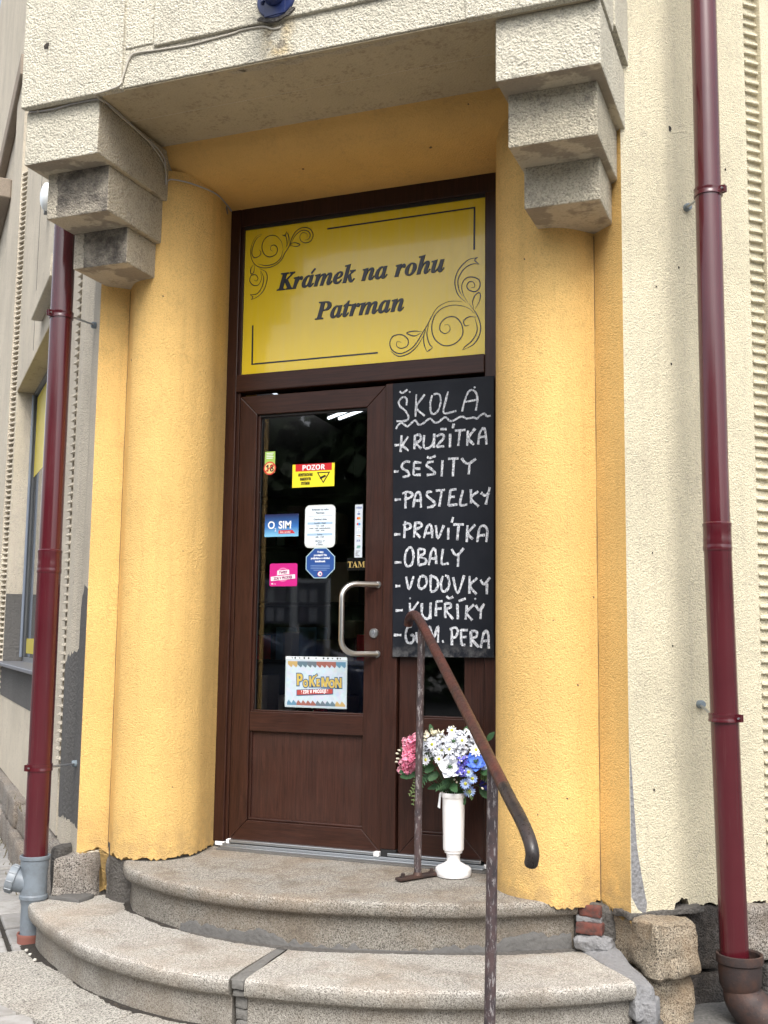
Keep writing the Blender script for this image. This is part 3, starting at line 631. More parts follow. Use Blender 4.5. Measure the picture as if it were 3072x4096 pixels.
def mitre(x0, x1, z0, z1, w, y0, y1, parent, top=True, wb=None, hv=WOODV, hh=WOODH):
    """four mitred members; w = width of the stiles, wb = height of the bottom rail"""
    wb = wb or w; g = .0007; out = []
    def poly(pts, m, nm):
        bm = B(); lo = [bm.verts.new((p[0], y0, p[1])) for p in pts]; hi = [bm.verts.new((p[0], y1, p[1])) for p in pts]; n = len(pts)
        for i in range(n): bm.faces.new((lo[i], lo[(i+1) % n], hi[(i+1) % n], hi[i]))
        bm.faces.new(lo[::-1]); bm.faces.new(hi); bevel(bm, .0025, 2); return link(nm, bm, m, parent)
    poly([(x0, z0+g), (x0+w, z0+wb+g), (x0+w, z1-w-g), (x0, z1-g)], hv, 'stile'); poly([(x1, z0+g), (x1-w, z0+wb+g), (x1-w, z1-w-g), (x1, z1-g)], hv, 'stile')
    poly([(x0+g, z0), (x1-g, z0), (x1-w-g, z0+wb), (x0+w+g, z0+wb)], hh, 'bottom_rail'); poly([(x0+g, z1), (x1-g, z1), (x1-w-g, z1-w), (x0+w+g, z1-w)], hh, 'top_rail')
def leaf(x0, x1, w, label):
    d = link('door', box(x0+.004, x1-.004, .020, .062, .034, 2.118), WOODV, bld, label=label)
    return d
# back plate is only the rebate; members stand in front of it
def door(x0, x1, w, wi, label):
    bm = box(x0+w-.02, x1-wi+.02, .040, .050, .55, .57); d = link('door', bm, RUB, bld, label=label)
    mitre(x0, x1, .030, 2.128, w, .000, .060, d, wb=.096)
    gx0, gx1 = x0+w, x1-wi
    link('middle_rail', box(gx0, gx1, .003, .058, .532, .622, .003), WOODH, d)
    link('panel', box(gx0, gx1, .022, .050, .126, .532, .0), WOODP, d)
    for a in ((gx0, gx0+.012, .126, .532), (gx1-.005, gx1, .126, .532)): link('bead', box(a[0], a[1], .010, .024, a[2], a[3], .003), WOODV, d)
    for a in ((gx0, gx1, .126, .138),): link('bead', box(a[0], a[1], .008, .024, a[2], a[3], .004), WOODH, d)
    link('pane', box(gx0, gx1, .034, .040, .622, 2.128-w), GLASS, d)
    for a in ((gx0, gx0+.013, .622, 2.128-w), (gx1-.004, gx1, .622, 2.128-w)): link('bead', box(a[0], a[1], .012, .036, a[2], a[3], .003), WOODV, d)
    link('bead', box(gx0, gx1, .010, .036, .622, .630, .003), WOODH, d); link('gasket', box(gx0, gx1, .014, .036, 2.128-w-.012, 2.128-w, .001), RUB, d)
    for a in ((gx0+.013, gx0+.0155), (gx1-.0065, gx1-.004)): link('gasket', box(a[0], a[1], .028, .0345, .63, 2.116-w), RUB, d)
    return d
d1 = door(.002, .762, .093, .093, 'wide door leaf with the long steel pull handle')
d2 = door(.842, 1.234, .090, .090, 'narrow fixed door leaf behind the blackboard')
link('meeting_strip', box(.765, .836, -.018, .03, .050, 2.132, .005), WOODV, d1)
link('meeting_cap', box(.768, .838, -.014, .03, .018, .050, .003), RUB, d1)
link('weather_bar', box(.006, .735, -.022, .002, .022, .036, .003), ALU, d1); link('weather_bar', box(.80, 1.225, -.020, .002, .022, .036, .003), ALU, d2)
for a in ((.004, .018), (.738, .764)): link('weather_bar_end', box(a[0], a[1], -.026, .004, .018, .038, .003), WHP, d1)
# pull handle and lock
hx, hz0, hz1 = .735, .897, 1.209; q = .125
hp = [Vector((hx, .002, hz1)), Vector((hx-.03, -.028, hz1)), Vector((hx-.075, -.073, hz1))]
for k in range(1, 7): a = k*R(15); hp.append(Vector((hx-.075-.05*math.sin(a), -.073-.05*math.sin(a), hz1-.062*(1-math.cos(a)))))
for k in range(0, 7): a = R(90)-k*R(15); hp.append(Vector((hx-.075-.05*math.sin(a), -.073-.05*math.sin(a), hz0+.062*(1-math.cos(a)))))
hp += [Vector((hx-.03, -.028, hz0)), Vector((hx, .002, hz0))]
link('handle', tube(hp, .0128, 18), STEEL, d1, smooth='auto')
for z in (hz0, hz1): link('handle_rosette', lathe([(.0155, 0), (.0155, .006), (.014, .008)], (hx, .001, z), 20, 'Y'), STEEL, d1, smooth='auto')
ib = [Vector((p.x+.0, .10-p.y*1.0, p.z)) for p in hp]; link('inner_handle', tube(ib, .0128, 14), STEEL, d1, smooth='auto')
link('lock_rosette', lathe([(.0225, 0), (.0225, .005), (.020, .009), (.013, .0095)], (.718, .001, .990), 26, 'Y'), STEEL, d1, smooth='auto')
bm = lathe([(.0088, 0), (.0088, .0035)], (.718, -.0085, .994), 18, 'Y'); box(.7135, .7225, -.012, -.008, .974, .992, .001, bm=bm); link('lock_cylinder', bm, SCREW, d1, smooth='auto')
link('keyhole', box(.7170, .7190, -.0128, -.0118, .988, .999), BLK, d1)
# ------------------------------------------------------------ name panel over the door
sg = thing('shop_sign', 'glossy yellow name panel with swirl ornaments over the brown door', 'sign', (.615, .012, 2.236))
link('sign_panel', box(-.002, 1.2355, .012, .020, 2.237, 2.982), YSIGN, sg)
text('lettering', bi('Krámek'.replace('á', 'a'))+' '+bi('na')+' '+bi('rohu'), .187, 2.648, .1235, .0115, INK, sg, 1.035, boldoff=.0006, bev=.0016)
text('lettering', bi('Patrman'), .395, 2.482, .1235, .0115, INK, sg, 1.02, boldoff=.0006, bev=.0016)
link('lettering', strokes('363,2712 384,2736', .0112, .010, var=.1, k=2), INK, sg)
OT, OB = """91,2945 58,2936 35,2899 29,2855 43,2809 72,2781 120,2769 168,2777 200,2800 218,2832 241,2865 254,2903 276,2935 313,2950 351,2937 368,2906 357,2877 329,2870 303,2885 298,2910 314,2924 335,2914 336,2897|87,2939 63,2927 45,2898 36,2854 52,2828 80,2836 86,2853 75,2867|208,2851 198,2892 168,2925 130,2931 102,2913 91,2879 104,2842 133,2823 166,2830 178,2855 165,2878 144,2878 139,2860 151,2849|208,2851 195,2809 163,2786 115,2781 72,2795|201,2927 221,2916 229,2879 222,2858|225,2941 238,2909 239,2874|201,2927 217,2920 225,2941|241,2874 268,2879 299,2865 278,2858 245,2869|48,2795 32,2771 35,2748 49,2755 53,2790|82,2769 116,2748 125,2712 109,2661 77,2629 39,2616|39,2616 48,2628 33,2643|33,2643 71,2643 99,2679 104,2723 87,2760|87,2755 93,2715 75,2686 46,2690 29,2713 35,2738 59,2741 74,2722 65,2708 53,2715|248,2868 266,2905 286,2925 314,2936 342,2926 353,2905 343,2887 324,2885
1198,2694 1149,2686 1104,2643 1088,2588 1104,2529 1142,2488|1204,2660 1174,2666 1133,2648 1104,2602 1108,2553 1125,2519|1198,2694 1182,2683 1204,2660|1150,2488 1129,2526 1121,2568 1137,2599 1170,2605 1203,2587 1207,2555 1187,2535 1158,2544 1145,2565 1158,2584 1178,2578 1182,2557 1166,2555|1179,2456 1173,2489 1187,2520 1207,2526 1207,2494 1187,2455|1154,2483 1191,2431 1211,2373 1203,2325 1175,2288 1126,2268|1126,2268 1138,2283 1175,2312 1195,2358 1183,2416|1183,2432 1150,2463 1092,2481 1034,2475 993,2442 978,2387 993,2332 1039,2296 1093,2303 1126,2340 1121,2389 1092,2424 1051,2427 1022,2403 1018,2371 1043,2352 1066,2366 1060,2391 1039,2393|1121,2496 1059,2501 1005,2478 976,2436 955,2397 934,2366 909,2327 876,2294 825,2277 786,2297 773,2331 789,2363 832,2366 863,2340 859,2311 829,2302 807,2316 811,2336 831,2330|1191,2415 1158,2420 1132,2404 1138,2380 1158,2382|930,2371 892,2378 856,2372 892,2355 926,2365|963,2404 955,2356 968,2310 985,2292|985,2292 956,2274|956,2274 943,2308 939,2349 951,2381|939,2353 909,2307 867,2274 816,2266 777,2294""".split('\n')
link('ornament', strokes(OT, .0112, .0042, var=.15, taper=True), INK, sg); link('ornament', strokes(OB, .0112, .0050, var=.15, taper=True), INK, sg)
link('border_line', strokes('443,2926 1184,2932', .0112, .0075, var=0, k=1), INK, sg); link('border_line', strokes('1181,2935 1180,2732', .0114, .0085, var=0, k=1), INK, sg)
link('border_line', strokes('52,2485 54,2287', .0112, .0085, var=0, k=1), INK, sg); link('border_line', strokes('51,2290 714,2291', .0114, .0075, var=0, k=1), INK, sg)
# ------------------------------------------------------------ blackboard
bd = thing('blackboard', 'tall blackboard hung over the narrow door leaf, chalked with school supplies', 'blackboard', (1.04, -.024, .887))
b = B(); quadbox(b, [(.819, -.030, .886), (1.285, -.030, .890), (1.285, -.020, .890), (.819, -.020, .886), (.806, -.030, 2.128), (1.285, -.030, 2.128), (1.285, -.020, 2.128), (.806, -.020, 2.128)]); bevel(b, .0015, 1)
link('board', b, BOARD, bd)
for x, z in ((.889, 2.082), (1.196, 2.080), (.900, 1.145), (1.201, 1.142)): link('screw', lathe([(.0045, 0), (.0045, .0015), (.002, .002)], (x, -.030, z), 10, 'Y'), SCREW, bd)
for li, ln in enumerate("""840,2089 853,2080 878,2094|874,2021 875,2050 860,2061 844,2052 836,2037 844,2018 864,2001 881,1978 883,1959 868,1950 826,1951|921,2069 918,1966|961,2066 923,2009 962,1967|997,2060 989,2027 990,1989 1002,1972 1023,1984 1037,2020 1034,2056 1019,2065 1003,2062|1072,2071 1061,2028 1053,1974 1111,1980|1138,1976 1150,2022 1166,2061 1185,2070 1203,2055 1209,2024 1202,1975|1147,2017 1211,2025|824,1915 835,1933 851,1942 868,1930 881,1924 904,1942 918,1949 933,1929 953,1932 975,1947 991,1952 1007,1935 1027,1934 1046,1948 1062,1954 1081,1937 1100,1938 1128,1951 1144,1951 1160,1942 1191,1945 1207,1939 1222,1952 1241,1959 1253,1947 1270,1948
818,1840 841,1841|852,1885 848,1808|884,1877 853,1835|854,1837 887,1812|916,1883 915,1817|916,1879 937,1882 945,1865 934,1850 916,1848 947,1818|960,1879 958,1830 973,1817 992,1825 1005,1846 1009,1883|1009,1883 1007,1818|1038,1902 1067,1900|1019,1870 1040,1878 1053,1871 1050,1856 1021,1825 1056,1823|1083,1878 1082,1816|1100,1923 1095,1902|1105,1891 1154,1891|1129,1891 1121,1821|1166,1889 1162,1819|1199,1895 1170,1855 1193,1822|1213,1822 1219,1870 1236,1894 1246,1875 1251,1820|1215,1855 1244,1856
817,1720 839,1719|894,1759 876,1763 857,1751 857,1733 883,1716 890,1700 877,1695 859,1692|913,1758 911,1699|913,1758 948,1753|912,1728 943,1727|911,1699 946,1699|975,1779 989,1773 1016,1782|1006,1756 980,1753 974,1739 999,1720 1012,1701 974,1696|1048,1760 1044,1687|1074,1765 1122,1765|1101,1764 1097,1685|1137,1765 1151,1746 1170,1739 1203,1759|1174,1739 1170,1691
821,1590 852,1591|874,1627 874,1549|858,1617 884,1624 907,1613 897,1598 867,1590|911,1553 921,1606 936,1621 946,1602 948,1550|917,1582 945,1583|1000,1619 981,1620 975,1604 1000,1582 1015,1566 1004,1555 977,1549|1017,1624 1060,1626|1045,1623 1034,1552|1086,1625 1077,1555|1086,1625 1114,1627|1078,1592 1106,1594|1077,1555 1118,1559|1144,1622 1131,1559 1164,1557|1180,1624 1181,1561|1214,1614 1181,1585 1216,1546|1226,1607 1245,1594 1265,1606|1266,1630 1257,1591 1248,1554
821,1433 851,1433|873,1492 870,1415|863,1473 886,1482 901,1469 892,1457 869,1452|922,1487 915,1417|922,1484 947,1480 950,1465 920,1447 946,1416|963,1413 976,1458 989,1473 999,1458 1002,1412|970,1434 1003,1436|1018,1469 1029,1412 1056,1468|1077,1456 1076,1404|1099,1503 1092,1479|1099,1470 1149,1469|1125,1469 1118,1400|1165,1465 1162,1391|1200,1467 1168,1429 1190,1403|1210,1390 1220,1449 1239,1461 1255,1442 1251,1389|1214,1418 1245,1420
825,1306 857,1307|893,1372 877,1348 875,1305 888,1288 907,1299 915,1335 906,1369 890,1373|936,1365 939,1292|936,1365 964,1362 964,1343 942,1332 971,1319 971,1301 939,1292|987,1292 998,1349 1012,1365 1019,1345 1022,1297|992,1321 1021,1321|1053,1363 1047,1300 1080,1299|1093,1362 1105,1341 1122,1336 1148,1364|1124,1336 1122,1283
829,1200 853,1201|880,1242 895,1187 916,1244|949,1245 940,1220 943,1193 959,1189 976,1208 974,1238 952,1245|995,1247 997,1178|995,1247 1025,1231 1030,1201 1016,1178 997,1175|1053,1243 1044,1213 1049,1180 1066,1177 1082,1201 1078,1237 1063,1246|1100,1237 1121,1168 1151,1245|1175,1242 1175,1165|1210,1233 1178,1200 1207,1162|1225,1225 1241,1206 1268,1235|1254,1209 1253,1162
832,1091 866,1093|899,1125 903,1058|940,1131 907,1082 919,1058|956,1124 957,1076 973,1057 992,1064 998,1127|996,1124 996,1054|1023,1133 1021,1067|1023,1131 1052,1133|1021,1099 1048,1101|1070,1155 1083,1145 1101,1152|1063,1124 1065,1059|1063,1123 1088,1121 1089,1106 1069,1094 1101,1054|1120,1121 1123,1054|1126,1133 1158,1144|1163,1115 1158,1053|1195,1118 1163,1083 1188,1050|1203,1115 1221,1094 1242,1121|1227,1094 1225,1055
825,983 861,983|910,1022 890,1016 881,986 888,953 910,950 920,966 916,984 904,980|931,996 934,957 945,954 955,963 956,1017|986,952 992,1023 1011,973 1032,1023 1032,952|1051,955 1058,958|1095,1015 1096,941|1086,1010 1111,1018 1123,1003 1114,979 1097,973|1137,1009 1139,945|1137,1007 1168,1007|1139,977 1163,977|1139,945 1157,942|1182,1003 1183,936|1182,1003 1207,1001 1207,980 1188,968 1217,934|1226,931 1238,989 1252,1004 1261,984 1262,929|1230,960 1264,963""".split('\n')):
    link('chalk_lettering', strokes(ln, -.0302, .0088 if li == 0 else .0108, var=.45), CHALK, bd)
# ------------------------------------------------------------ stickers and cards on the glass
ZG = .0335
def card(name, label, cat, x0, x1, z0, z1, mat, y=ZG, bv=0, group=None):
    t = thing(name, label, cat, ((x0+x1)/2, y, z0), group)
    c = bmesh.new(); link_face = box(x0, x1, y-.0008, y, z0, z1, 0, bm=c)
    if bv:
        ed = [e for e in c.edges if abs(e.verts[0].co.y-e.verts[1].co.y) > .0004]; bmesh.ops.bevel(c, geom=ed, offset=bv, segments=5, affect='EDGES', profile=.5)
    link('print', c, mat, t); return t
def patch(t, x0, x1, z0, z1, mat, y, name='printed_band'): return link(name, box(x0, x1, y-.0004, y, z0, z1), mat, t)
yf = ZG-.0009
# 18 sticker with green slip
t = card('age_sticker', 'round struck-out 18 sticker with a green slip at the left of the glass', 'sticker', .126, .181, 1.752, 1.856, flat('green_slip', (.35, .55, .12)))
for k in range(4): patch(t, .134, .172-.004*(k % 2), 1.846-.008*k, 1.8495-.008*k, CAMW, yf, 'small_print')
link('disc', lathe([(.0325, 0), (.0325, .0007)], (.1535, yf, 1.775), 36, 'Y'), flat('ring_red', (.60, .05, .04)), t); link('disc', lathe([(.0262, 0), (.0262, .0004)], (.1535, yf-.0007, 1.775), 36, 'Y'), flat('disc_cream', (.86, .62, .26)), t)
text('lettering', bs('18').replace('1', '\U0001D7ED').replace('8', '\U0001D7F4'), .1535, 1.7585, .047, yf-.0013, BLK, t, .86, 'CENTER')
link('stroke', strokes('130,1757 177,1794', yf-.0016, .006, var=0, k=1), flat('bar_red', (.60, .05, .04)), t)
# camera warning
t = card('warning_sticker', 'yellow camera surveillance sticker with a red top band', 'sticker', .275, .494, 1.675, 1.786, YL)
patch(t, .291, .480, 1.752, 1.7862, RED, yf); text('lettering', bs('POZOR'), .385, 1.7565, .034, yf-.0005, CAMW, t, 1.02, 'CENTER', boldoff=.0003)
for k, (s_, z) in enumerate((('MONITOROVÁNO', 1.728), ('KAMEROVÝM', 1.7075), ('SYSTÉMEM', 1.687))): text('lettering', bs(s_), .344, z, .0195, yf-.0006, BLK, t, .45, 'CENTER', bev=.0003)
def tri(pts, mat, y, nm, par):
    bm = B(); lo = [bm.verts.new((p[0], y, p[1])) for p in pts]; hi = [bm.verts.new((p[0], y-.0003, p[1])) for p in pts]; n = len(pts)
    for i in range(n): bm.faces.new((lo[i], lo[(i+1) % n], hi[(i+1) % n], hi[i]))
    bm.faces.new(lo[::-1]); bm.faces.new(hi); return link(nm, bm, mat, par)
tri([(.403, 1.744), (.472, 1.744), (.4375, 1.690)], BLK, yf, 'camera_pictogram', t); tri([(.412, 1.739), (.463, 1.739), (.4375, 1.699)], YL, yf-.0004, 'camera_pictogram', t)
tri([(.424, 1.722), (.447, 1.731), (.452, 1.722), (.429, 1.712)], BLK, yf-.0008, 'camera_pictogram', t); tri([(.419, 1.716), (.425, 1.722), (.428, 1.714), (.421, 1.710)], BLK, yf-.0008, 'camera_pictogram', t)
# phone card sticker
m = newmat('blue_gradient_print', (.05, .15, .5), .35); n = N(m); z_ = n.math('MULTIPLY', n.math('SUBTRACT', n.xyz()[2], 1.443), 9.4); n.out(n.ramp(z_, [(0, (.20, .50, .72)), (.45, (.03, .14, .42)), (1, (.008, .012, .06))]))
t = card('sim_sticker', 'blue phone card sticker fading to dark at the top', 'sticker', .134, .313, 1.443, 1.551, m)
text('lettering', 'O', .150, 1.482, .050, yf, CAMW, t, .95, boldoff=.0009); text('lettering', '2', .1865, 1.469, .021, yf, CAMW, t); text('lettering', 'SIM', .208, 1.482, .050, yf, CAMW, t, .92, boldoff=.0012)
tri([(.209, 1.473), (.282, 1.473), (.296, 1.457), (.209, 1.457)], flat('ribbon_red', (.5, .04, .05)), yf, 'ribbon', t); text('lettering', 'Zde v prodeji', .217, 1.461, .0125, yf-.0004, CAMW, t, .8)
# opening hours
t = card('opening_hours_card', 'white rounded opening hours card in the middle of the door glass', 'notice', .346, .503, 1.386, 1.588, newmat('frosted_card', (.60, .63, .62), .3), bv=.024)
c = bmesh.new(); box(.351, .499, yf-.0006, yf, 1.396, 1.582, 0, bm=c); bmesh.ops.bevel(c, geom=[e for e in c.edges if abs(e.verts[0].co.y-e.verts[1].co.y) > .0003], offset=.018, segments=5, affect='EDGES', profile=.5); link('card', c, flat('card_white', (.70, .78, .84)), t)
DG = flat('grey_ink', (.10, .13, .18)); LB = flat('light_blue_band', (.35, .50, .66)); y2 = yf-.0007
patch(t, .362, .488, 1.535, 1.536, DG, y2)
for z in (1.499, 1.446): patch(t, .360, .489, z-.003, z+.008, LB, y2)
for s_, z, h in (('Krámek na rohu', 1.562, .0135), ('Patrman', 1.546, .0135), ('Otevírací doba', 1.516, .0115), ('Pondělí – Pátek', 1.4985, .0095), ('7:30 – 12:00', 1.486, .0088), ('(12:00 – 13:00 – polední přestávka)', 1.475, .0078), ('13:00 – 16:45', 1.464, .0088), ('Sobota', 1.4455, .0095), ('8:00 – 11:00', 1.4335, .0088), ('Velké Hamry 395', 1.4155, .0075), ('468 45', 1.4065, .0075), ('IČ 18389507', 1.3985, .0068)):
    text('lettering', s_, .425, z, h, y2-.0005, DG, t, .98, 'CENTER', boldoff=.0001)
# octagonal notice
t = thing('octagon_sticker', 'blue octagonal proof of age notice under the opening hours', 'sticker', (.43, ZG, 1.243)); NB = flat('navy_print', (.02, .07, .26))
oc = lambda r: [(.4295+r*1.02*math.cos(R(22.5+45*k)), 1.3145+r*math.sin(R(22.5+45*k))*.98) for k in range(8)]
tri(oc(.0790), flat('pale_edge', (.35, .50, .55)), ZG-.0001, 'print', t); tri(oc(.0745), NB, ZG-.0005, 'print', t)
for s_, z, h in (('V této', 1.362, .0125), ('prodejně Vás', 1.3475, .0125), ('požádáme o doklad', 1.333, .0125), ('totožnosti.', 1.3185, .0125)): text('lettering', s_, .4295, z, h, ZG-.0009, CAMW, t, .98, 'CENTER', boldoff=.0004)
PB = flat('pale_blue_ink', (.18, .28, .50))
for k in range(4): patch(t, .380+.005*(k == 3)*3, .479-.005*(k == 3)*3, 1.302-.0075*k, 1.3045-.0075*k, PB, ZG-.0009, 'small_print')
link('disc', lathe([(.0125, 0), (.0125, .0004)], (.4295, ZG-.0009, 1.263), 24, 'Y'), flat('ring_red2', (.5, .05, .08)), t); link('disc', lathe([(.0102, 0), (.0102, .0004)], (.4295, ZG-.0014, 1.263), 24, 'Y'), CAMW, t)
text('lettering', '18', .4295, 1.2575, .0165, ZG-.0020, NB, t, .9, 'CENTER', boldoff=.0004)
# pink sticker
t = card('pink_sticker', 'pink prepaid phone sticker with white slanted words', 'sticker', .167, .312, 1.207, 1.315, flat('magenta_print', (.50, .015, .20)), bv=.009)
link('swirl', lathe([(.0330, 0), (.0330, .0002)], (.237, yf, 1.262), 30, 'Y'), flat('pale_pink', (.66, .20, .40)), t); link('swirl', lathe([(.0270, 0), (.0270, .0002)], (.239, yf-.0003, 1.262), 30, 'Y'), flat('magenta_print_inner', (.54, .04, .24)), t)
def bar(x, z, w_, h, ang, mat, y, par): 
    c_, s_ = math.cos(ang), math.sin(ang); tri([(x+a*c_-b*s_, z+a*s_+b*c_) for a, b in ((-w_, -h), (w_, -h), (w_, h), (-w_, h))], mat, y, 'printed_band', par)
WHS = flat('sticker_white', (.78, .74, .76)); MG = flat('plum_ink', (.24, .02, .12))
bar(.239, 1.2725, .031, .0105, R(4), WHS, yf-.0006, t); bar(.238, 1.2475, .064, .0098, R(5), WHS, yf-.0009, t)
text('lettering', 'TWIST', .239, 1.2665, .0175, yf-.0011, MG, t, .86, 'CENTER', boldoff=.0007, tilt=R(-4)); text('lettering', 'ZDE V PRODEJI', .238, 1.2415, .0168, yf-.0014, MG, t, .86, 'CENTER', boldoff=.0007, tilt=R(-5))
tri([(.176, 1.222), (.186, 1.222), (.181, 1.213)], WHS, yf, 'small_print', t)
for k in range(2): patch(t, .189+.007*k, .193+.007*k, 1.2165, 1.2195, WHS, yf, 'small_print')
# payment card strip
t = card('payment_sticker', 'narrow white strip of payment card logos beside the handle', 'sticker', .602, .640, 1.337, 1.583, flat('strip_grey', (.55, .60, .66)))
VB = flat('visa_blue', (.03, .07, .28)); text('lettering', bs('VISA'), .621, 1.564, .0125, yf, VB, t, 1, 'CENTER', shear=.25)
text('lettering', bs('V'), .621, 1.545, .009, yf, VB, t, 1, 'CENTER'); patch(t, .6145, .6275, 1.536, 1.542, VB, yf)
OR_ = flat('logo_orange', (.75, .32, .03)); RD = flat('logo_red', (.62, .03, .02)); BL_ = flat('logo_blue', (.03, .30, .60)); TQ = flat('logo_teal', (.05, .25, .22))
for z, a, b_ in ((1.519, RD, OR_), (1.492, RD, BL_)):
    link('logo_disc', lathe([(.0058, 0), (.0058, .0003)], (.6175, yf, z), 16, 'Y'), a, t); link('logo_disc', lathe([(.0058, 0), (.0058, .0003)], (.6245, yf-.0003, z), 16, 'Y'), b_, t)
patch(t, .613, .629, 1.460, 1.472, CAMW, yf); text('lettering', 'D', .6185, 1.462, .010, yf-.0004, VB, t); patch(t, .611, .631, 1.434, 1.445, CAMW, yf); patch(t, .612, .630, 1.438, 1.441, BLK, yf-.0004); tri([(.618, 1.434), (.631, 1.434), (.631, 1.438)], OR_, yf-.0004, 'printed_band', t)
text('lettering', bs('JCB'), .621, 1.411, .0115, yf, VB, t, .9, 'CENTER'); tri([(.612, 1.380), (.629, 1.380), (.632, 1.392), (.615, 1.392)], TQ, yf, 'printed_band', t); text('lettering', 'UnionPay', .6215, 1.384, .0042, yf-.0004, CAMW, t, .9, 'CENTER')
for k, wd in enumerate((.022, .014)): patch(t, .608, .608+wd, 1.366-.006*k, 1.368-.006*k, BLK, yf, 'small_print')
patch(t, .608, .613, 1.351, 1.356, BLK, yf, 'small_print'); text('lettering', 'KB', .6145, 1.3515, .005, yf, BLK, t, boldoff=.0001); text('lettering', 'SmartPay', .608, 1.344, .0052, yf, BLK, t, boldoff=.0001)
t = thing('push_lettering', 'gold serif letters TAM on dark film above the handle', 'lettering', (.613, ZG, 1.288)); patch(t, .566, .668, 1.278, 1.335, flat('dark_film', (.006, .006, .006), .2), ZG, 'film')
text('lettering', bser('TAM'), .6125, 1.291, .0405, ZG-.0006, flat('gold_print', (.42, .30, .10), .3), t, .98, 'CENTER')
# poster in a plastic sleeve
PS = newmat('poster_paper', (.62, .72, .80), .25); n = N(PS); v_ = n.voro(70, 'F1', 'Color'); n.out(n.mix(.35, (.46, .55, .63), n.mix(.8, v_, (.44, .52, .60))))
t = card('trading_card_poster', 'pale blue poster in a punched plastic sleeve at the bottom of the glass', 'poster', .262, .575, .646, .876, newmat('clear_sleeve', (.42, .50, .52), .2))
c = box(.268, .570, yf-.0006, yf, .651, .862); link('poster', c, PS, t); patch(t, .262, .573, .866, .880, flat('sleeve_strip', (.62, .68, .72)), yf-.0002, 'sleeve_strip')
for x in (.296, .311, .334, .358, .380, .418, .456, .478, .501, .526, .540): link('punched_hole', lathe([(.0032 if x in (.296, .334, .418, .501, .540) else .0045, 0), (.0032 if x in (.296, .334, .418, .501, .540) else .0045, .0002)], (x, yf-.0007, .873), 12, 'Y'), BLK, t)
cards = [(.42, .30, .12), (.10, .16, .20), (.11, .14, .17), (.26, .10, .08), (.28, .11, .09), (.10, .22, .32)]
for k in range(12):
    x = .274+k*.0245; cc = cards[min(5, k//2)] if k < 12 else cards[0]; mm = flat('card_back', cc); tri([(x, .858), (x+.0245, .858), (x+.0245, .836), (x+.018, .829), (x, .843)], mm, y2, 'printed_card', t)
    cc = cards[(5-k//2) % 6]; mm = flat('card_back', cc); tri([(x, .656), (x+.0245, .656), (x+.0245, .664), (x+.008, .680), (x, .668)], mm, y2, 'printed_card', t)
PK = flat('logo_navy', (.03, .10, .20)); PY = flat('logo_yellow', (.50, .37, .09))
word = 'Pokémon'
for y_, mat_, off_ in ((y2, PK, .0055), (y2-.0008, PY, .0012)):
    x = .318
    for ch, wd, dz, sc in (('P', .046, .006, 1.25), ('O', .034, -.001, .75), ('K', .044, .002, 1.1), ('E', .036, .003, .80), ('M', .050, .002, 1.0), ('O', .038, -.002, .85), ('N', .042, -.001, 1.05)):
        me = text('lettering', bs(ch), x+wd/2-.004, .742+dz, .058*sc, y_, mat_, t, .80, 'CENTER', boldoff=off_, tilt=R(-2)); x += wd*.80
tri([(.408, .793), (.425, .806), (.431, .793), (.415, .785)], PK, y2-.0004, 'accent', t); tri([(.413, .792), (.424, .800), (.427, .793), (.417, .788)], PY, y2-.0010, 'accent', t)
tri([(.322, .699), (.508, .711), (.508, .739), (.322, .727)], PK, y2-.0012, 'banner', t); tri([(.325, .703), (.505, .714), (.505, .735), (.325, .725)], flat('banner_red', (.36, .06, .05)), y2-.0016, 'banner', t)
text('lettering', bs('! ZDE V PRODEJI !').replace('!', '!'), .415, .7135, .0225, y2-.002, CAMW, t, .74, 'CENTER', tilt=R(-3.4))
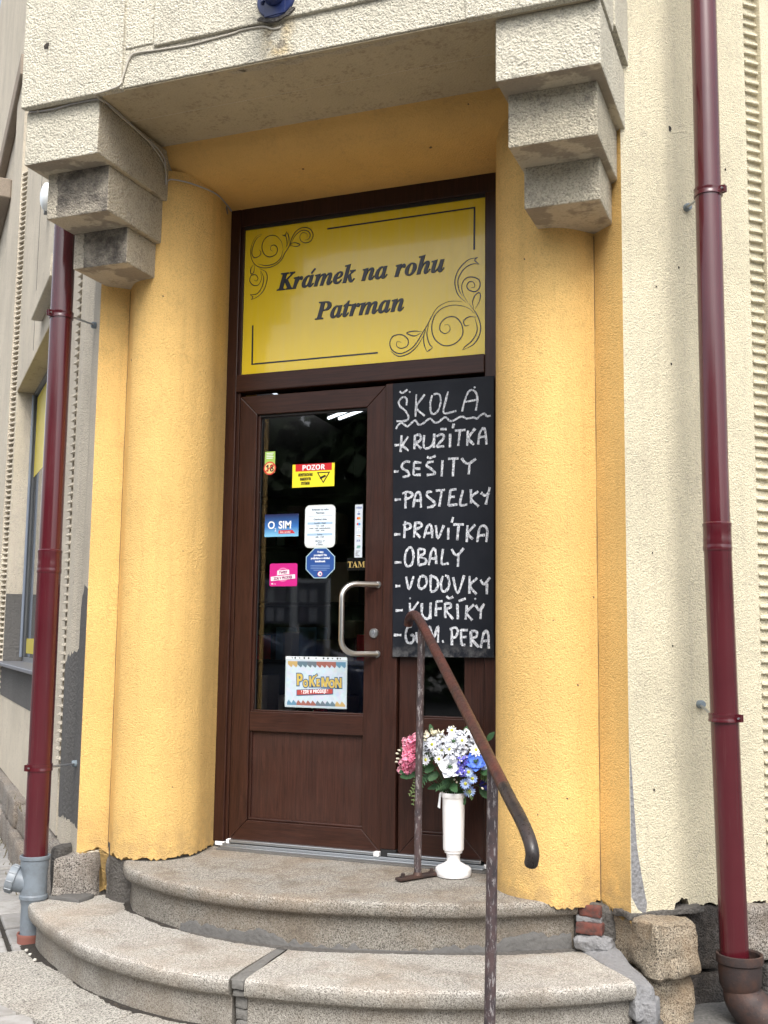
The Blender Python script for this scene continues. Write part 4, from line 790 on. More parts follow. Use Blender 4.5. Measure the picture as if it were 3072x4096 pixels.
# ------------------------------------------------------------ drainpipes
def drain(name, label, pts, rj, side, clamps, zj):
    t = thing(name, label, 'drainpipe', (pts[0][0], pts[0][1], pts[0][2]))
    P = [Vector(p) for p in pts]
    def at(z):
        for a, b_ in zip(P, P[1:]):
            if a.z <= z <= b_.z: return a.lerp(b_, (z-a.z)/(b_.z-a.z))
        return P[-1]
    lo = [at(P[0].z)]+[at(z) for z in (zj-.03,)]
    link('pipe', tube([P[0], at(zj-.03), at(zj-.02), at(zj)], rj, 40, rs=[rj, rj, rj*1.03, rj*1.03]), PVCP, t, smooth='auto')
    up_ = [at(zj-.05)]+[p for p in P if p.z > zj+.02]; link('pipe', tube(up_, rj*.97, 40), PVCP, t, smooth='auto')
    link('joint_collar', lathe([(rj*1.015, -.045), (rj*1.05, -.04), (rj*1.05, -.03), (rj*1.02, -.02), (rj*1.02, .045), (rj*1.05, .05), (rj*1.05, .058), (rj*.98, .062)], at(zj), 40), PVCP, t, smooth='auto')
    nn = N0 if side == 0 else N1; dd = D0 if side == 0 else D1
    for z in clamps:
        c = at(z); cl_ = link('clamp', lathe([(rj*1.0, -.016), (rj*1.075, -.015), (rj*1.075, -.008), (rj*1.05, -.004), (rj*1.05, .004), (rj*1.075, .008), (rj*1.075, .015), (rj*1.0, .016)], c, 36), PVCP, t, smooth='auto')
        v_ = Vector((-.3 if side == 0 else .35, -.95, 0)).normalized() if side == 0 else Vector((.93, -.36, 0)).normalized()
        u_ = Vector((v_.y, -v_.x, 0)); e = c+v_*rj*1.0
        bm = B()
        for s__ in (-1, 1): quadbox(bm, [e+u_*(s__*.006-.002)+Vector((0, 0, -.015)), e+u_*(s__*.006+.002)+Vector((0, 0, -.015)), e+u_*(s__*.006+.002)+v_*.022+Vector((0, 0, -.013)), e+u_*(s__*.006-.002)+v_*.022+Vector((0, 0, -.013)), e+u_*(s__*.006-.002)+Vector((0, 0, .015)), e+u_*(s__*.006+.002)+Vector((0, 0, .015)), e+u_*(s__*.006+.002)+v_*.022+Vector((0, 0, .013)), e+u_*(s__*.006-.002)+v_*.022+Vector((0, 0, .013))])
        link('clamp_ear', bm, PVCP, t); link('clamp_bolt', tube([e+v_*.013-u_*.016, e+v_*.013+u_*.018], .0035, 8), SCREW, t)
        s_ = (c-(P0 if side == 0 else P1)).dot(dd)+(.075 if side else .09); f = WL(s_, flute(s_), z+.035*side, side)
        link('anchor_rod', tube([c-nn*rj, f], .005, 8), SCREW, t); M3 = nn.to_track_quat('Z', 'Y').to_matrix(); link('anchor_plug', lathe([(.015, -.01), (.016, .016), (.012, .024)], WL(s_, flute(s_), z+.035*side, side), 14, M3), ANCH, t)
    return t
# left pipe ends in a grey plastic cleanout tee
dl = drain('drainpipe', 'maroon drainpipe left of the door, ending in a grey plastic fitting', [(-.632, -.573, .005), (-.637, -.567, 1.3), (-.640, -.566, 6)], .0515, 0, (.385, 2.435), 1.285)
X, Yv = -.634, -.572
link('plastic_socket', lathe([(.050, -.33), (.050, -.20), (.052, -.195), (.0545, -.18), (.0605, -.172), (.0605, -.160), (.0555, -.154), (.0555, -.10), (.0555, -.060), (.0575, -.045), (.0600, -.035), (.0600, -.010), (.0645, -.006), (.0655, .000), (.0650, .008), (.061, .010), (.056, .006), (.056, -.03)], (X, Yv, 0), 44), PVCG, dl, smooth='auto')
ax = Vector((-.86, -.42, .28)).normalized(); M3 = ax.to_track_quat('Z', 'Y').to_matrix(); cc = Vector((X, Yv, -.118))
link('branch', lathe([(.045, -.02), (.046, .045), (.052, .085)], cc, 36, M3), PVCG, dl, smooth='auto')
capm = newmat('grey_plastic_cap', (.20, .225, .25), .42); bm = lathe([(.052, .078), (.0575, .080), (.0585, .086), (.0585, .108), (.056, .114), (.049, .115), (.047, .112), (.001, .112)], cc, 44, M3)
cp = link('cleanout_cap', bm, capm, dl, smooth='auto')
for k in range(10):
    a = k*R(36); p = cc+M3 @ Vector((.059*math.cos(a), .059*math.sin(a), .082)); q_ = cc+M3 @ Vector((.059*math.cos(a), .059*math.sin(a), .110)); link('cap_grip', tube([p, q_], .0028, 6), capm, dl)
link('clay_collar', lathe([(.056, -.352), (.057, -.33), (.060, -.318), (.058, -.312), (.052, -.314), (.051, -.33)], (X-.002, Yv-.002, -.005), 36), TERRA, dl, smooth='auto')
# right pipe drops into a cast-iron shoe
dr = drain('drainpipe', 'maroon drainpipe on the right cream wall, dropping into a rusty iron shoe', [(2.268, -.372, -.20), (2.262, -.382, .0), (2.250, -.396, .75), (2.242, -.402, 1.6), (2.240, -.404, 3.4), (2.240, -.404, 6)], .0505, 1, (.693, 2.685), 1.345)
c = Vector((2.285, -.378, 0))
bm = lathe([(.060, -.262), (.066, -.25), (.072, -.235), (.0745, -.20), (.0755, -.168), (.0815, -.162), (.0825, -.150), (.0815, -.134), (.076, -.132), (.070, -.138), (.068, -.20), (.03, -.21)], c, 40); link('iron_hub', bm, IRON, dr, smooth='auto')
bend = catmull([c+Vector((0, 0, -.24)), c+Vector((.012, -.001, -.285)), c+Vector((.055, .00, -.330)), c+Vector((.12, .0, -.362)), c+Vector((.20, .0, -.395)), c+Vector((.42, .01, -.47))], 6)
link('iron_bend', tube(bend, .064, 28, rs=[.060+.012*min(1, i/8) for i in range(len(bend))]), IRON, dr, smooth='auto')
# ------------------------------------------------------------ handrail
hr = thing('handrail', 'timeworn iron handrail with a curled end standing on two round posts on the steps', 'handrail', (1.04, -.288, 0))
pth = catmull([Vector(p) for p in ((.905, -.065, 1.028), (.912, -.077, 1.045), (.935, -.115, 1.064), (.975, -.180, 1.068), (1.025, -.262, 1.046), (1.141, -.452, .958), (1.413, -.894, .735), (1.626, -1.241, .560), (1.704, -1.367, .495), (1.765, -1.466, .448), (1.803, -1.529, .410), (1.819, -1.554, .374), (1.812, -1.545, .338))], 6)
k1 = int(len(pth)*.62)
link('rail', tube(pth[:k1+1], .0195, 20, caps=True), RAILM, hr, smooth='auto'); link('rail', tube(pth[k1:], .0195, 20, rs=[.0195]*(len(pth)-k1-1)+[.0165]), RAILD, hr, smooth='auto')
link('post', tube([(1.037, -.288, .012), (1.039, -.288, .5), (1.046, -.288, 1.005)], .0152, 18), POSTM, hr, smooth='auto')
link('post', tube([(1.592, -1.189, -.36), (1.600, -1.192, .1), (1.606, -1.197, .565)], .0178, 20), POSTM, hr, smooth='auto')
u_ = Vector((.48, .877, 0)); v_ = Vector((.877, -.48, 0)); c = Vector((1.037, -.290, 0)); b = B()
quadbox(b, [c+u_*a+v_*q_+Vector((0, 0, z)) for z in (.003, .015) for a, q_ in ((-.105, -.019), (.105, -.019), (.105, .019), (-.105, .019))]); bmesh.ops.subdivide_edges(b, edges=b.edges[:], cuts=2, use_grid_fill=True)
for v in b.verts: v.co += Vector((0, 0, 1))*.002*noise.noise(v.co*40)+v_*.003*noise.noise(v.co*33)
bevel(b, .002, 1); link('foot_plate', b, IRON, hr)
for a in (-.078, .078):
    p = c+u_*a; link('bolt', lathe([(.015, .014), (.015, .018), (.009, .0182), (.0095, .028), (.006, .031)], p, 6), IRON, hr)
link('weld', lathe([(.021, .013), (.019, .018), (.0155, .026)], (1.037, -.288, 0), 14), IRON, hr, smooth='auto')
# ------------------------------------------------------------ vase
vx, vy = 1.152, -.172
vs_t = thing('vase', 'tall white plastic grave vase on a round foot, standing on the top step', 'vase', (vx, vy, 0))
link('vase_body', lathe([(.068, .000), (.0715, .001), (.0715, .006), (.0735, .007), (.0740, .010), (.0740, .026), (.0725, .031), (.064, .038), (.048, .045), (.036, .051), (.0290, .057), (.0275, .062), (.0272, .076), (.0282, .0775), (.0282, .0885), (.0365, .092), (.0372, .099), (.0425, .104), (.0432, .109), (.0435, .14), (.0470, .30), (.0478, .313), (.0510, .315), (.0518, .318), (.0522, .331), (.0505, .335), (.0475, .333), (.046, .31), (.03, .30)], (vx, vy, 0), 48), WHP, vs_t, smooth='auto')
bm = B(); p_ = [bm.verts.new(Vector((vx+.028, vy-.054, .038))+Vector(q_)) for q_ in ((-.008, 0, 0), (0, -.003, -.001), (.007, .001, 0), (.001, .008, .003))]; bm.faces.new(p_); link('green_mark', bm, flat('green_mark', (.15, .5, .12)), vs_t)
bm = B(); quadbox(bm, [(vx-.060, vy-.030, .275), (vx-.048, vy-.034, .270), (vx-.0478, vy-.033, .270), (vx-.0598, vy-.029, .275), (vx-.052, vy-.030, .332), (vx-.044, vy-.034, .338), (vx-.0438, vy-.033, .338), (vx-.0518, vy-.029, .332)]); link('price_tag', bm, CAMW, vs_t)
# ------------------------------------------------------------ bouquet
bq = thing('bouquet', 'mixed artificial flowers, white, pink and blue, spilling out of the white vase', 'flowers', (vx, vy, .33))
def pmat(name, a, b_): 
    m = newmat(name, a, .65); n = N(m); oi_ = n.mk('ShaderNodeObjectInfo').outputs['Random']; n.out(n.mix(n.ramp(n.noise(70, 3, .6), [(.3, 0), (.7, 1)]), a, b_)); m.node_tree.nodes['Principled BSDF'].inputs['Subsurface Weight'].default_value = .0; return m
PM = {'w': pmat('white_petal', (.82, .84, .88), (.70, .73, .80)), 'h': pmat('white_floret', (.80, .82, .86), (.62, .66, .74)), 'c': pmat('cream_petal', (.78, .74, .60), (.62, .60, .44)), 'p': pmat('pink_petal', (.80, .14, .30), (.86, .46, .57)), 'l': pmat('pale_pink_petal', (.80, .42, .50), (.72, .30, .40)),
      'b': pmat('blue_petal', (.05, .13, .62), (.12, .25, .75)), 'v': pmat('violet_floret', (.10, .10, .55), (.22, .20, .70)), 'd': pmat('dark_blue_floret', (.015, .02, .16), (.03, .03, .25)), 's': pmat('pale_blue_petal', (.20, .34, .80), (.55, .65, .85))}
GRN = pmat('leaf_green', (.022, .075, .028), (.045, .12, .04)); GRN2 = pmat('fern_green', (.07, .13, .035), (.16, .20, .07)); YEC = pmat('yellow_centre', (.55, .52, .04), (.30, .36, .05)); DKC = pmat('dark_centre', (.03, .05, .02), (.10, .12, .04)); WTC = PM['w']
def petal(bm, c, M_, ang, L_, W_, cup, r0=0, ruffle=0, sd=0, curl=0):
    nU, nV = 4, 2; g = []
    for i in range(nU+1):
        u = i/nU; wd = W_*math.sin(math.pi*min(1, .18+.72*u))**.8*(1 if i < nU else .72); row = []
        for j in range(-nV, nV+1):
            v = j/nV; x = r0+L_*u*(1-.08*v*v*(i == nU)); y = wd*v/2; z = cup*u*u*L_+.10*W_*v*v-curl*u*u*u*L_
            if ruffle: z += ruffle*noise.noise(Vector((x*90+sd, y*90, sd)))
            row.append(bm.verts.new(c+M_ @ (Matrix.Rotation(ang, 3, 'Z') @ Vector((x, y, z)))))
        g.append(row)
    for a, b_ in zip(g, g[1:]):
        for k in range(2*nV): bm.faces.new((a[k], a[k+1], b_[k+1], b_[k]))
bc = Vector((1.128, -.06, .43))
def frame(p):
    d = (Vector(p)-bc); d.y -= .06; d = d.normalized(); d += Vector((random.uniform(-.18, .18), -.15, random.uniform(-.1, .2))); return d.normalized().to_track_quat('Z', 'Y').to_matrix()
def flower(kind, p, r):
    p = Vector(p); M_ = frame(p); f = kind.split('_')[0]; mk = {'anem_w': 'w', 'anem_b': 'b', 'daisy_w': 'w', 'daisy_b': 's', 'hyd_w': 'h', 'hyd_b': 'v', 'hyd_b2': 's', 'hyd_d': 'd', 'cream': 'c', 'pink': 'p', 'pinkl': 'l'}[kind]; mat = PM[mk]; sd = random.random()*50
    if f == 'anem':
        bm = B(); ph = random.random()*6
        for k in range(5): petal(bm, p-M_ @ Vector((0, 0, .003)), M_, ph+k*math.tau/5, r*1.02, r*1.0, .12, .002, .010, sd+k)
        for k in range(5): petal(bm, p, M_, ph+.6+k*math.tau/5, r*.78, r*.75, .30, .002, .008, sd+k+9)
        o = link('anemone', bm, mat, bq, smooth=True); bm = lathe([(.0065, 0), (.0075, .004), (.005, .009), (.001, .010)], p, 12, M_)
        link('flower_centre', bm, GRN, o, smooth=True); bm = B()
        for k in range(22):
            a = random.random()*6.3; l = random.uniform(.010, .016); e = p+M_ @ Vector((l*math.cos(a), l*math.sin(a), .010)); tube([p+M_ @ Vector((.004*math.cos(a), .004*math.sin(a), .002)), e], .0005, 4, bm); lathe([(.0011, -.0011), (.0011, .0011)], e, 5, M_, bm)
        link('stamens', bm, DKC, o)
    elif f == 'daisy':
        bm = B(); n_ = 11 if kind == 'daisy_w' else 14
        for k in range(n_): petal(bm, p, M_, k*math.tau/n_+random.uniform(-.06, .06), r, r*.42, random.uniform(.0, .25), .004, .002, sd+k)
        for k in range(n_-2): petal(bm, p+M_ @ Vector((0, 0, .002)), M_, .25+k*math.tau/(n_-2), r*.78, r*.36, .32, .003, .002, sd+k)
        o = link('daisy', bm, mat, bq, smooth=True)
        if kind == 'daisy_b': link('petal_throat', lathe([(.0085, .0015), (.0075, .0035)], p, 14, M_), PM['c'], o)
        link('flower_centre', lathe([(.0062, .001), (.0068, .004), (.0045, .0066), (.001, .0072)], p, 12, M_), YEC, o, smooth=True)
    else:
        bm = B(); n_ = {'hyd': 46, 'pink': 34, 'pinkl': 22, 'cream': 7}[f]
        for k in range(n_):
            th = math.acos(1-random.random()*1.15); a = random.random()*math.tau
            dv = M_ @ Vector((math.sin(th)*math.cos(a), math.sin(th)*math.sin(a), math.cos(th))); c_ = p-M_ @ Vector((0, 0, r*.55))+dv*r*random.uniform(.86, 1.08)
            Mf = (dv+Vector((random.uniform(-.5, .5), random.uniform(-.5, .5), random.uniform(-.5, .5)))).normalized().to_track_quat('Z', 'Y').to_matrix()
            if f == 'pink': 
                for q_ in range(3): petal(bm, c_, Mf, random.random()*6.3, r*.62, r*.60, .4, 0, .008, sd+k)
            elif f == 'cream':
                for q_ in range(3): petal(bm, c_, Mf, q_*2.1, r*.95, r*.8, .9, 0, .002, sd+k)
            else:
                s_ = random.uniform(.0062, .0085)
                for q_ in range(4): petal(bm, c_, Mf, q_*math.pi/2+.4, s_, s_*1.05, .12, 0, .001, sd+k)
        nm = {'hyd': 'hydrangea', 'pink': 'carnation', 'pinkl': 'small_blossom', 'cream': 'rosebud'}[f]; o = link(nm, bm, mat, bq, smooth=True)
        if kind == 'hyd_b':
            bm = B()
            for k in range(6):
                a = random.random()*6.3; q_ = r*random.uniform(.2, .8); c_ = p+M_ @ Vector((q_*math.cos(a), q_*math.sin(a), r*.5-q_*.2)); lathe([(.0026, 0), (.0022, .002)], c_, 6, M_, bm)
            link('floret_eyes', bm, WTC, o)
    # stem down to the vase
    q0 = Vector((vx+(p.x-vx)*.18, vy+(p.y-vy)*.15, .322)); mid_ = p.lerp(q0, .5)+Vector((0, .02, .015)); link('stem', tube(catmull([p-M_ @ Vector((0, 0, .006)), mid_, q0, Vector((q0.x*.4+vx*.6, q0.y*.4+vy*.6, .24))], 3), .0016, 5), GRN, bq)
for k_, x, y, z, r in [('anem_w', 1.167, -0.269, 0.449, 0.046), ('anem_w', 1.176, -0.252, 0.55, 0.039), ('daisy_w', 1.129, -0.263, 0.514, 0.022), ('daisy_w', 1.162, -0.264, 0.518, 0.022), ('daisy_w', 1.057, -0.251, 0.47, 0.02), ('daisy_w', 1.033, -0.239, 0.498, 0.018), ('daisy_w', 1.119, -0.267, 0.477, 0.018), ('daisy_w', 1.266, -0.235, 0.518, 0.026), ('daisy_w', 1.159, -0.224, 0.591, 0.018), ('hyd_w', 1.084, -0.246, 0.542, 0.03), ('hyd_w', 1.116, -0.247, 0.554, 0.028), ('hyd_w', 1.228, -0.219, 0.575, 0.03), ('hyd_w', 1.212, -0.253, 0.533, 0.028), ('hyd_w', 1.257, -0.225, 0.547, 0.021), ('cream', 1.061, -0.225, 0.565, 0.019), ('cream', 1.103, -0.231, 0.576, 0.016), ('pink', 0.965, -0.179, 0.531, 0.026), ('pink', 0.955, -0.183, 0.497, 0.03), ('pink', 0.975, -0.206, 0.466, 0.03), ('pink', 0.942, -0.17, 0.428, 0.025), ('pinkl', 0.903, -0.13, 0.437, 0.021), ('pinkl', 0.893, -0.13, 0.406, 0.016), ('pinkl', 0.975, -0.173, 0.554, 0.018), ('anem_b', 1.267, -0.244, 0.473, 0.039), ('hyd_b', 1.219, -0.263, 0.476, 0.03), ('hyd_b', 1.215, -0.261, 0.436, 0.026), ('daisy_b', 1.24, -0.252, 0.43, 0.019), ('daisy_b', 1.252, -0.238, 0.403, 0.019), ('daisy_b', 1.223, -0.239, 0.382, 0.021), ('daisy_b', 1.232, -0.21, 0.348, 0.022), ('hyd_b2', 1.306, -0.208, 0.45, 0.021), ('hyd_d', 1.292, -0.172, 0.373, 0.021), ('hyd_w', 1.178, -0.269, 0.482, 0.016), ('hyd_w', 1.1, -0.262, 0.505, 0.026), ('hyd_w', 1.145, -0.265, 0.535, 0.03), ('hyd_w', 1.045, -0.235, 0.525, 0.026), ('hyd_w', 1.205, -0.262, 0.5, 0.022), ('hyd_w', 1.255, -0.225, 0.575, 0.026), ('hyd_w', 1.2, -0.24, 0.575, 0.024), ('daisy_w', 1.09, -0.272, 0.535, 0.02), ('daisy_w', 1.215, -0.262, 0.555, 0.02), ('hyd_w', 1.285, -0.2, 0.535, 0.024), ('hyd_b2', 1.3, -0.215, 0.49, 0.022), ('pinkl', 0.935, -0.17, 0.535, 0.02)]:
    flower(k_, (x, y, z), r)
def leafp(p, dirv, L_, W_, mat, name='leaf', lob=0):
    bm = B(); d = Vector(dirv).normalized(); s_ = d.cross(Vector((0, -1, .3))).normalized(); n_ = s_.cross(d); p = Vector(p); N_ = 8; g = []
    for i in range(N_+1):
        u = i/N_; wd = W_*math.sin(math.pi*min(.98, .06+.92*u))**.75*(1+lob*(i % 2))*.5; c_ = p+d*L_*u+n_*(-.25*L_*u*u)
        g.append([bm.verts.new(c_+s_*wd+n_*.18*wd), bm.verts.new(c_), bm.verts.new(c_-s_*wd+n_*.18*wd)])
    for a, b_ in zip(g, g[1:]):
        for k in range(2): bm.faces.new((a[k], a[k+1], b_[k+1], b_[k]))
    return link(name, bm, mat, bq, smooth=True)
for (x, y, z), dv, L_, W_ in [((1.05, -.225, .52), (-.5, -.2, .5), .075, .05), ((1.09, -.20, .415), (-.3, -.4, -.3), .062, .055), ((1.05, -.19, .40), (-.6, -.4, -.5), .06, .035), ((.99, -.17, .40), (-.9, -.1, -.12), .10, .05), ((.96, -.16, .42), (-.7, -.2, -.2), .07, .045), ((1.16, -.22, .375), (.3, -.5, -.2), .07, .05), ((1.28, -.2, .44), (.5, -.5, -.1), .07, .06), ((1.30, -.17, .39), (.6, -.3, -.4), .07, .05),
    ((1.18, -.175, .345), (.35, -.35, -.8), .075, .05), ((1.20, -.20, .575), (.4, -.1, .6), .06, .03), ((1.07, -.2, .57), (-.3, -.1, .8), .055, .03), ((1.26, -.15, .36), (.5, -.2, -.6), .07, .045), ((1.07, -.2, .44), (-.2, -.5, -.2), .06, .05), ((1.29, -.15, .55), (.4, -.2, .5), .06, .035), ((1.02, -.16, .46), (-.6, -.2, .2), .07, .05), ((1.22, -.2, .41), (.3, -.5, -.5), .06, .045),
    ((.93, -.12, .49), (-.8, -.1, .3), .045, .03), ((1.13, -.2, .39), (0, -.5, -.5), .055, .045), ((1.10, -.16, .36), (-.5, -.3, -.1), .08, .035), ((1.25, -.12, .40), (.6, .1, -.2), .09, .05), ((1.03, -.10, .43), (-.7, .1, -.1), .09, .05)]:
    leafp((x, y, z), dv, L_*.8, W_*.66, GRN, lob=.12)
def fern(p, dv, L_, mat, drop=.4):
    bm = B(); d = Vector(dv).normalized(); p = Vector(p); side_ = d.cross(Vector((0, -1, .2))).normalized(); pts = [p+d*L_*u/9+Vector((0, 0, -drop*L_*(u/9)**2)) for u in range(10)]; tube(pts, .0009, 4, bm)
    for i in range(1, 10):
        for s__ in (-1, 1):
            l = L_*.22*(1-(i/10)**2)+.004; a = pts[i]; e = a+side_*s__*l+d*l*.5; w_ = d*.0035
            v = [bm.verts.new(q_) for q_ in (a-w_, a+w_, e+w_*.3, e-w_*.5)]; bm.faces.new(v)
    return link('fern_frond', bm, mat, bq)
for a in [((1.17, -.20, .375), (-.6, -.5, .1), .085), ((1.06, -.20, .43), (-.5, -.3, -.7), .09), ((1.05, -.19, .47), (-.7, -.3, .2), .07), ((1.01, -.18, .40), (-.3, -.2, -.9), .09), ((1.27, -.19, .42), (.7, -.2, -.2), .08), ((1.20, -.20, .37), (.6, -.5, -.2), .07), ((1.09, -.23, .51), (-.5, -.3, -.5), .06), ((1.03, -.17, .39), (-.8, -.2, -.5), .08)]: fern(*a, GRN2 if random.random() < .5 else GRN)
for x, y, z in ((.882, -.12, .475), (.888, -.13, .455), (.88, -.12, .44), (.895, -.13, .49), (1.215, -.21, .590), (1.165, -.22, .605), (1.283, -.20, .362), (1.175, -.235, .395), (1.185, -.235, .385), (1.14, -.2, .60)):
    d = Vector((x, y, z))-bc; d.normalize(); link('bud', lathe([(.0005, .010), (.0035, .006), (.0048, 0), (.003, -.005), (.001, -.007)], (x, y, z), 8, d.to_track_quat('Z', 'Y').to_matrix()), PM['c'], bq, smooth=True); link('stem', tube([Vector((x, y, z)), Vector((x, y, z))-d*.05+Vector((0, 0, -.01))], .001, 4), GRN, bq)
# dark heart of the bunch: many small leaves
bm = B()
for k in range(130):
    a = random.random()*6.3; b_ = random.uniform(-.3, 1); rr_ = random.uniform(.03, .13); p = Vector((1.125+math.cos(a)*rr_*1.2, -.12+math.sin(a)*rr_*.75, .44+b_*rr_*.8)); d = Vector((random.uniform(-1, 1), random.uniform(-1, .3), random.uniform(-1, .6))).normalized(); s_ = d.cross(Vector((.3, .5, .8))).normalized(); l = random.uniform(.02, .04)
    v = [bm.verts.new(q_) for q_ in (p, p+d*l*.5+s_*l*.28, p+d*l, p+d*l*.5-s_*l*.28)]; bm.faces.new(v)
link('inner_foliage', bm, GRN, bq, kind='stuff')
# ------------------------------------------------------------ cables, lamp flange, small fittings
cb = thing('cable', 'thin grey cable clipped along the top of the left corbel and up the beam', 'cable', (-.15, -1.0, 3.2))
link('cable_run', tube(catmull([(-.530, -.985, 3.200), (-.515, -.998, 3.204), (-.47, -.998, 3.199), (-.39, -.998, 3.196), (-.312, -.998, 3.202), (-.229, -.998, 3.203), (-.165, -.998, 3.201), (-.152, -.978, 3.203), (-.150, -.90, 3.200), (-.150, -.784, 3.190), (-.150, -.665, 3.180), (-.150, -.559, 3.170), (-.150, -.505, 3.145), (-.150, -.49, 3.09), (-.150, -.487, 3.035), (-.146, -.462, 3.066), (-.098, -.424, 3.066), (-.055, -.365, 3.062), (-.026, -.25, 3.066), (-.044, -.12, 3.070), (-.068, -.02, 3.072)], 6), .0035, 8), CABG, cb, smooth=True)
link('cable_run', tube(catmull([(-.150, -.97, 3.196), (-.152, -1.036, 3.200), (-.113, -1.040, 3.2025), (-.069, -1.040, 3.207), (-.033, -1.038, 3.217), (-.026, -1.028, 3.251), (-.006, -1.026, 3.313), (.014, -1.026, 3.346), (.049, -1.026, 3.352), (.151, -1.024, 3.346), (.286, -1.024, 3.340), (.390, -1.024, 3.344), (.492, -1.024, 3.349), (.526, -1.024, 3.355), (.62, -1.024, 3.350), (.66, -1.024, 3.333), (.690, -1.024, 3.330), (.70, -1.02, 3.336)], 6), .0042, 8), CABL, cb, smooth=True)
link('cable_run', tube(catmull([(-.150, -.94, 3.196), (-.148, -.85, 3.186), (-.148, -.74, 3.180), (-.148, -.62, 3.166), (-.148, -.51, 3.12), (-.148, -.485, 3.04)], 6), .003, 8), CABL, cb, smooth=True)
for p in ((-.47, -1.0, 3.199), (-.26, -1.0, 3.203), (-.15, -.995, 3.200), (-.026, -1.030, 3.235), (-.15, -1.036, 3.203)): link('clip', box(p[0]-.004, p[0]+.004, p[1]-.004, p[1]+.003, p[2]-.006, p[2]+.006, .001), CABL, cb)
lf = thing('lamp_bracket', 'dark blue round bracket bolted to the beam over the door, cut off by the frame', 'bracket', (.684, -1.036, 3.37))
link('flange', lathe([(.082, 0), (.083, .006), (.079, .012), (.078, .013)], (.684, -1.034, 3.446), 40, 'Y'), BLUE, lf, smooth='auto')
link('hood', lathe([(.046, .012), (.046, .075), (.052, .12), (.054, .20), (.050, .202)], (.684, -1.034, 3.452), 32, Matrix.Rotation(R(78), 3, 'X')), BLUE, lf, smooth='auto')
for x, z in ((.630, 3.436), (.738, 3.440), (.684, 3.505)): link('bolt', lathe([(.010, .010), (.010, .016), (.006, .022), (.001, .024)], (x, -1.034, z), 12, 'Y'), BLUE, lf, smooth='auto')
bm = B(); quadbox(bm, [(.640, -1.050, 3.372), (.728, -1.050, 3.376), (.728, -1.044, 3.376), (.640, -1.044, 3.372), (.640, -1.052, 3.43), (.728, -1.052, 3.43), (.728, -1.044, 3.43), (.640, -1.044, 3.43)]); link('gusset', bm, BLUE, lf)
link('sealant', sheet([(.62, -1.0365, 3.382), (.60, -1.0365, 3.372), (.64, -1.0365, 3.356), (.69, -1.0365, 3.350), (.745, -1.0365, 3.368), (.77, -1.0365, 3.392), (.74, -1.0365, 3.40), (.69, -1.0365, 3.37)], .006, (0, -1, 0), .005, 4), CEMD, lf)
hl = link('wall_hole', sheet([(-.425, -1.0345, 3.455), (-.405, -1.0345, 3.452), (-.402, -1.0345, 3.478), (-.415, -1.0345, 3.482), (-.427, -1.0345, 3.47)], .0008, (0, -1, 0), .003, 5, .004), DIRT, bld)
for s_, z in ((.30, 2.93), (.305, 2.26)):
    pass
# street lamp head on the left wall
sl = thing('wall_lamp', 'white round bulkhead lamp high on the left wall, half hidden by the sooty corbel', 'lamp', tuple(WL(2.75, .0, 4.02)))
M3 = N0.to_track_quat('Z', 'Y').to_matrix(); OPL = newmat('opal_shade', (.78, .82, .84), .3)
link('lamp_shade', lathe([(.092, .012), (.094, .03), (.088, .05), (.06, .065), (.03, .072), (.001, .073)], WL(2.34, .0, 3.92), 32, M3), OPL, sl, smooth=True)
link('lamp_base', lathe([(.096, .0), (.097, .02), (.09, .022)], WL(2.34, .0, 3.92), 32, M3), GREY, sl, smooth='auto'); link('lamp_bracket', wbox(0, 2.44, 2.50, .0, .03, 3.85, 3.885, .003), GREY, sl)
# bits lying about: dry leaf by the left pipe, small white stones, weeds
lf2 = link('dry_leaf', sheet([(-1.02, .02, G+.02), (-.99, -.02, G+.03), (-.955, -.005, G+.02), (-.95, .03, G+.035), (-.98, .055, G+.025)], .001, (0, -.3, 1), .006, 9), flat('dry_leaf_brown', (.34, .13, .06), .8), label='crumpled brown leaf on the paving at the foot of the left plinth', cat='leaf')
for k, (x, y) in enumerate(((-.555, -.70), (-.43, -.80), (-.50, -.745))):
    b = box(x-.006, x+.006, y-.005, y+.005, G+.004, G+.013); rough(b, .0015, 200, 1, k, .002); link('pebble', b, flat('pale_stone', (.6, .58, .52), .8), smooth='auto', label='tiny pale pebble in the black dirt at the foot of the lower step', cat='pebble', group='pebbles at the foot of the step')
bm = B()
for k in range(90):
    s_ = random.uniform(.8, 3.6); o_ = random.uniform(.07, .15); p = WL(s_, o_, G if random.random() < .5 else -.035); p.z = G if o_ > .085 else -.03; h = random.uniform(.015, .05); d = Vector((random.uniform(-.5, .5), random.uniform(-.5, .5), 1)).normalized()*h; w_ = Vector((.003, .002, 0)); v = [bm.verts.new(q_) for q_ in (p-w_, p+w_, p+d)]; bm.faces.new(v)
link('weeds', bm, newmat('dry_weeds', (.10, .085, .045), .9), kind='stuff', label='sparse dry weeds along the foot of the left plinth', cat='weeds')
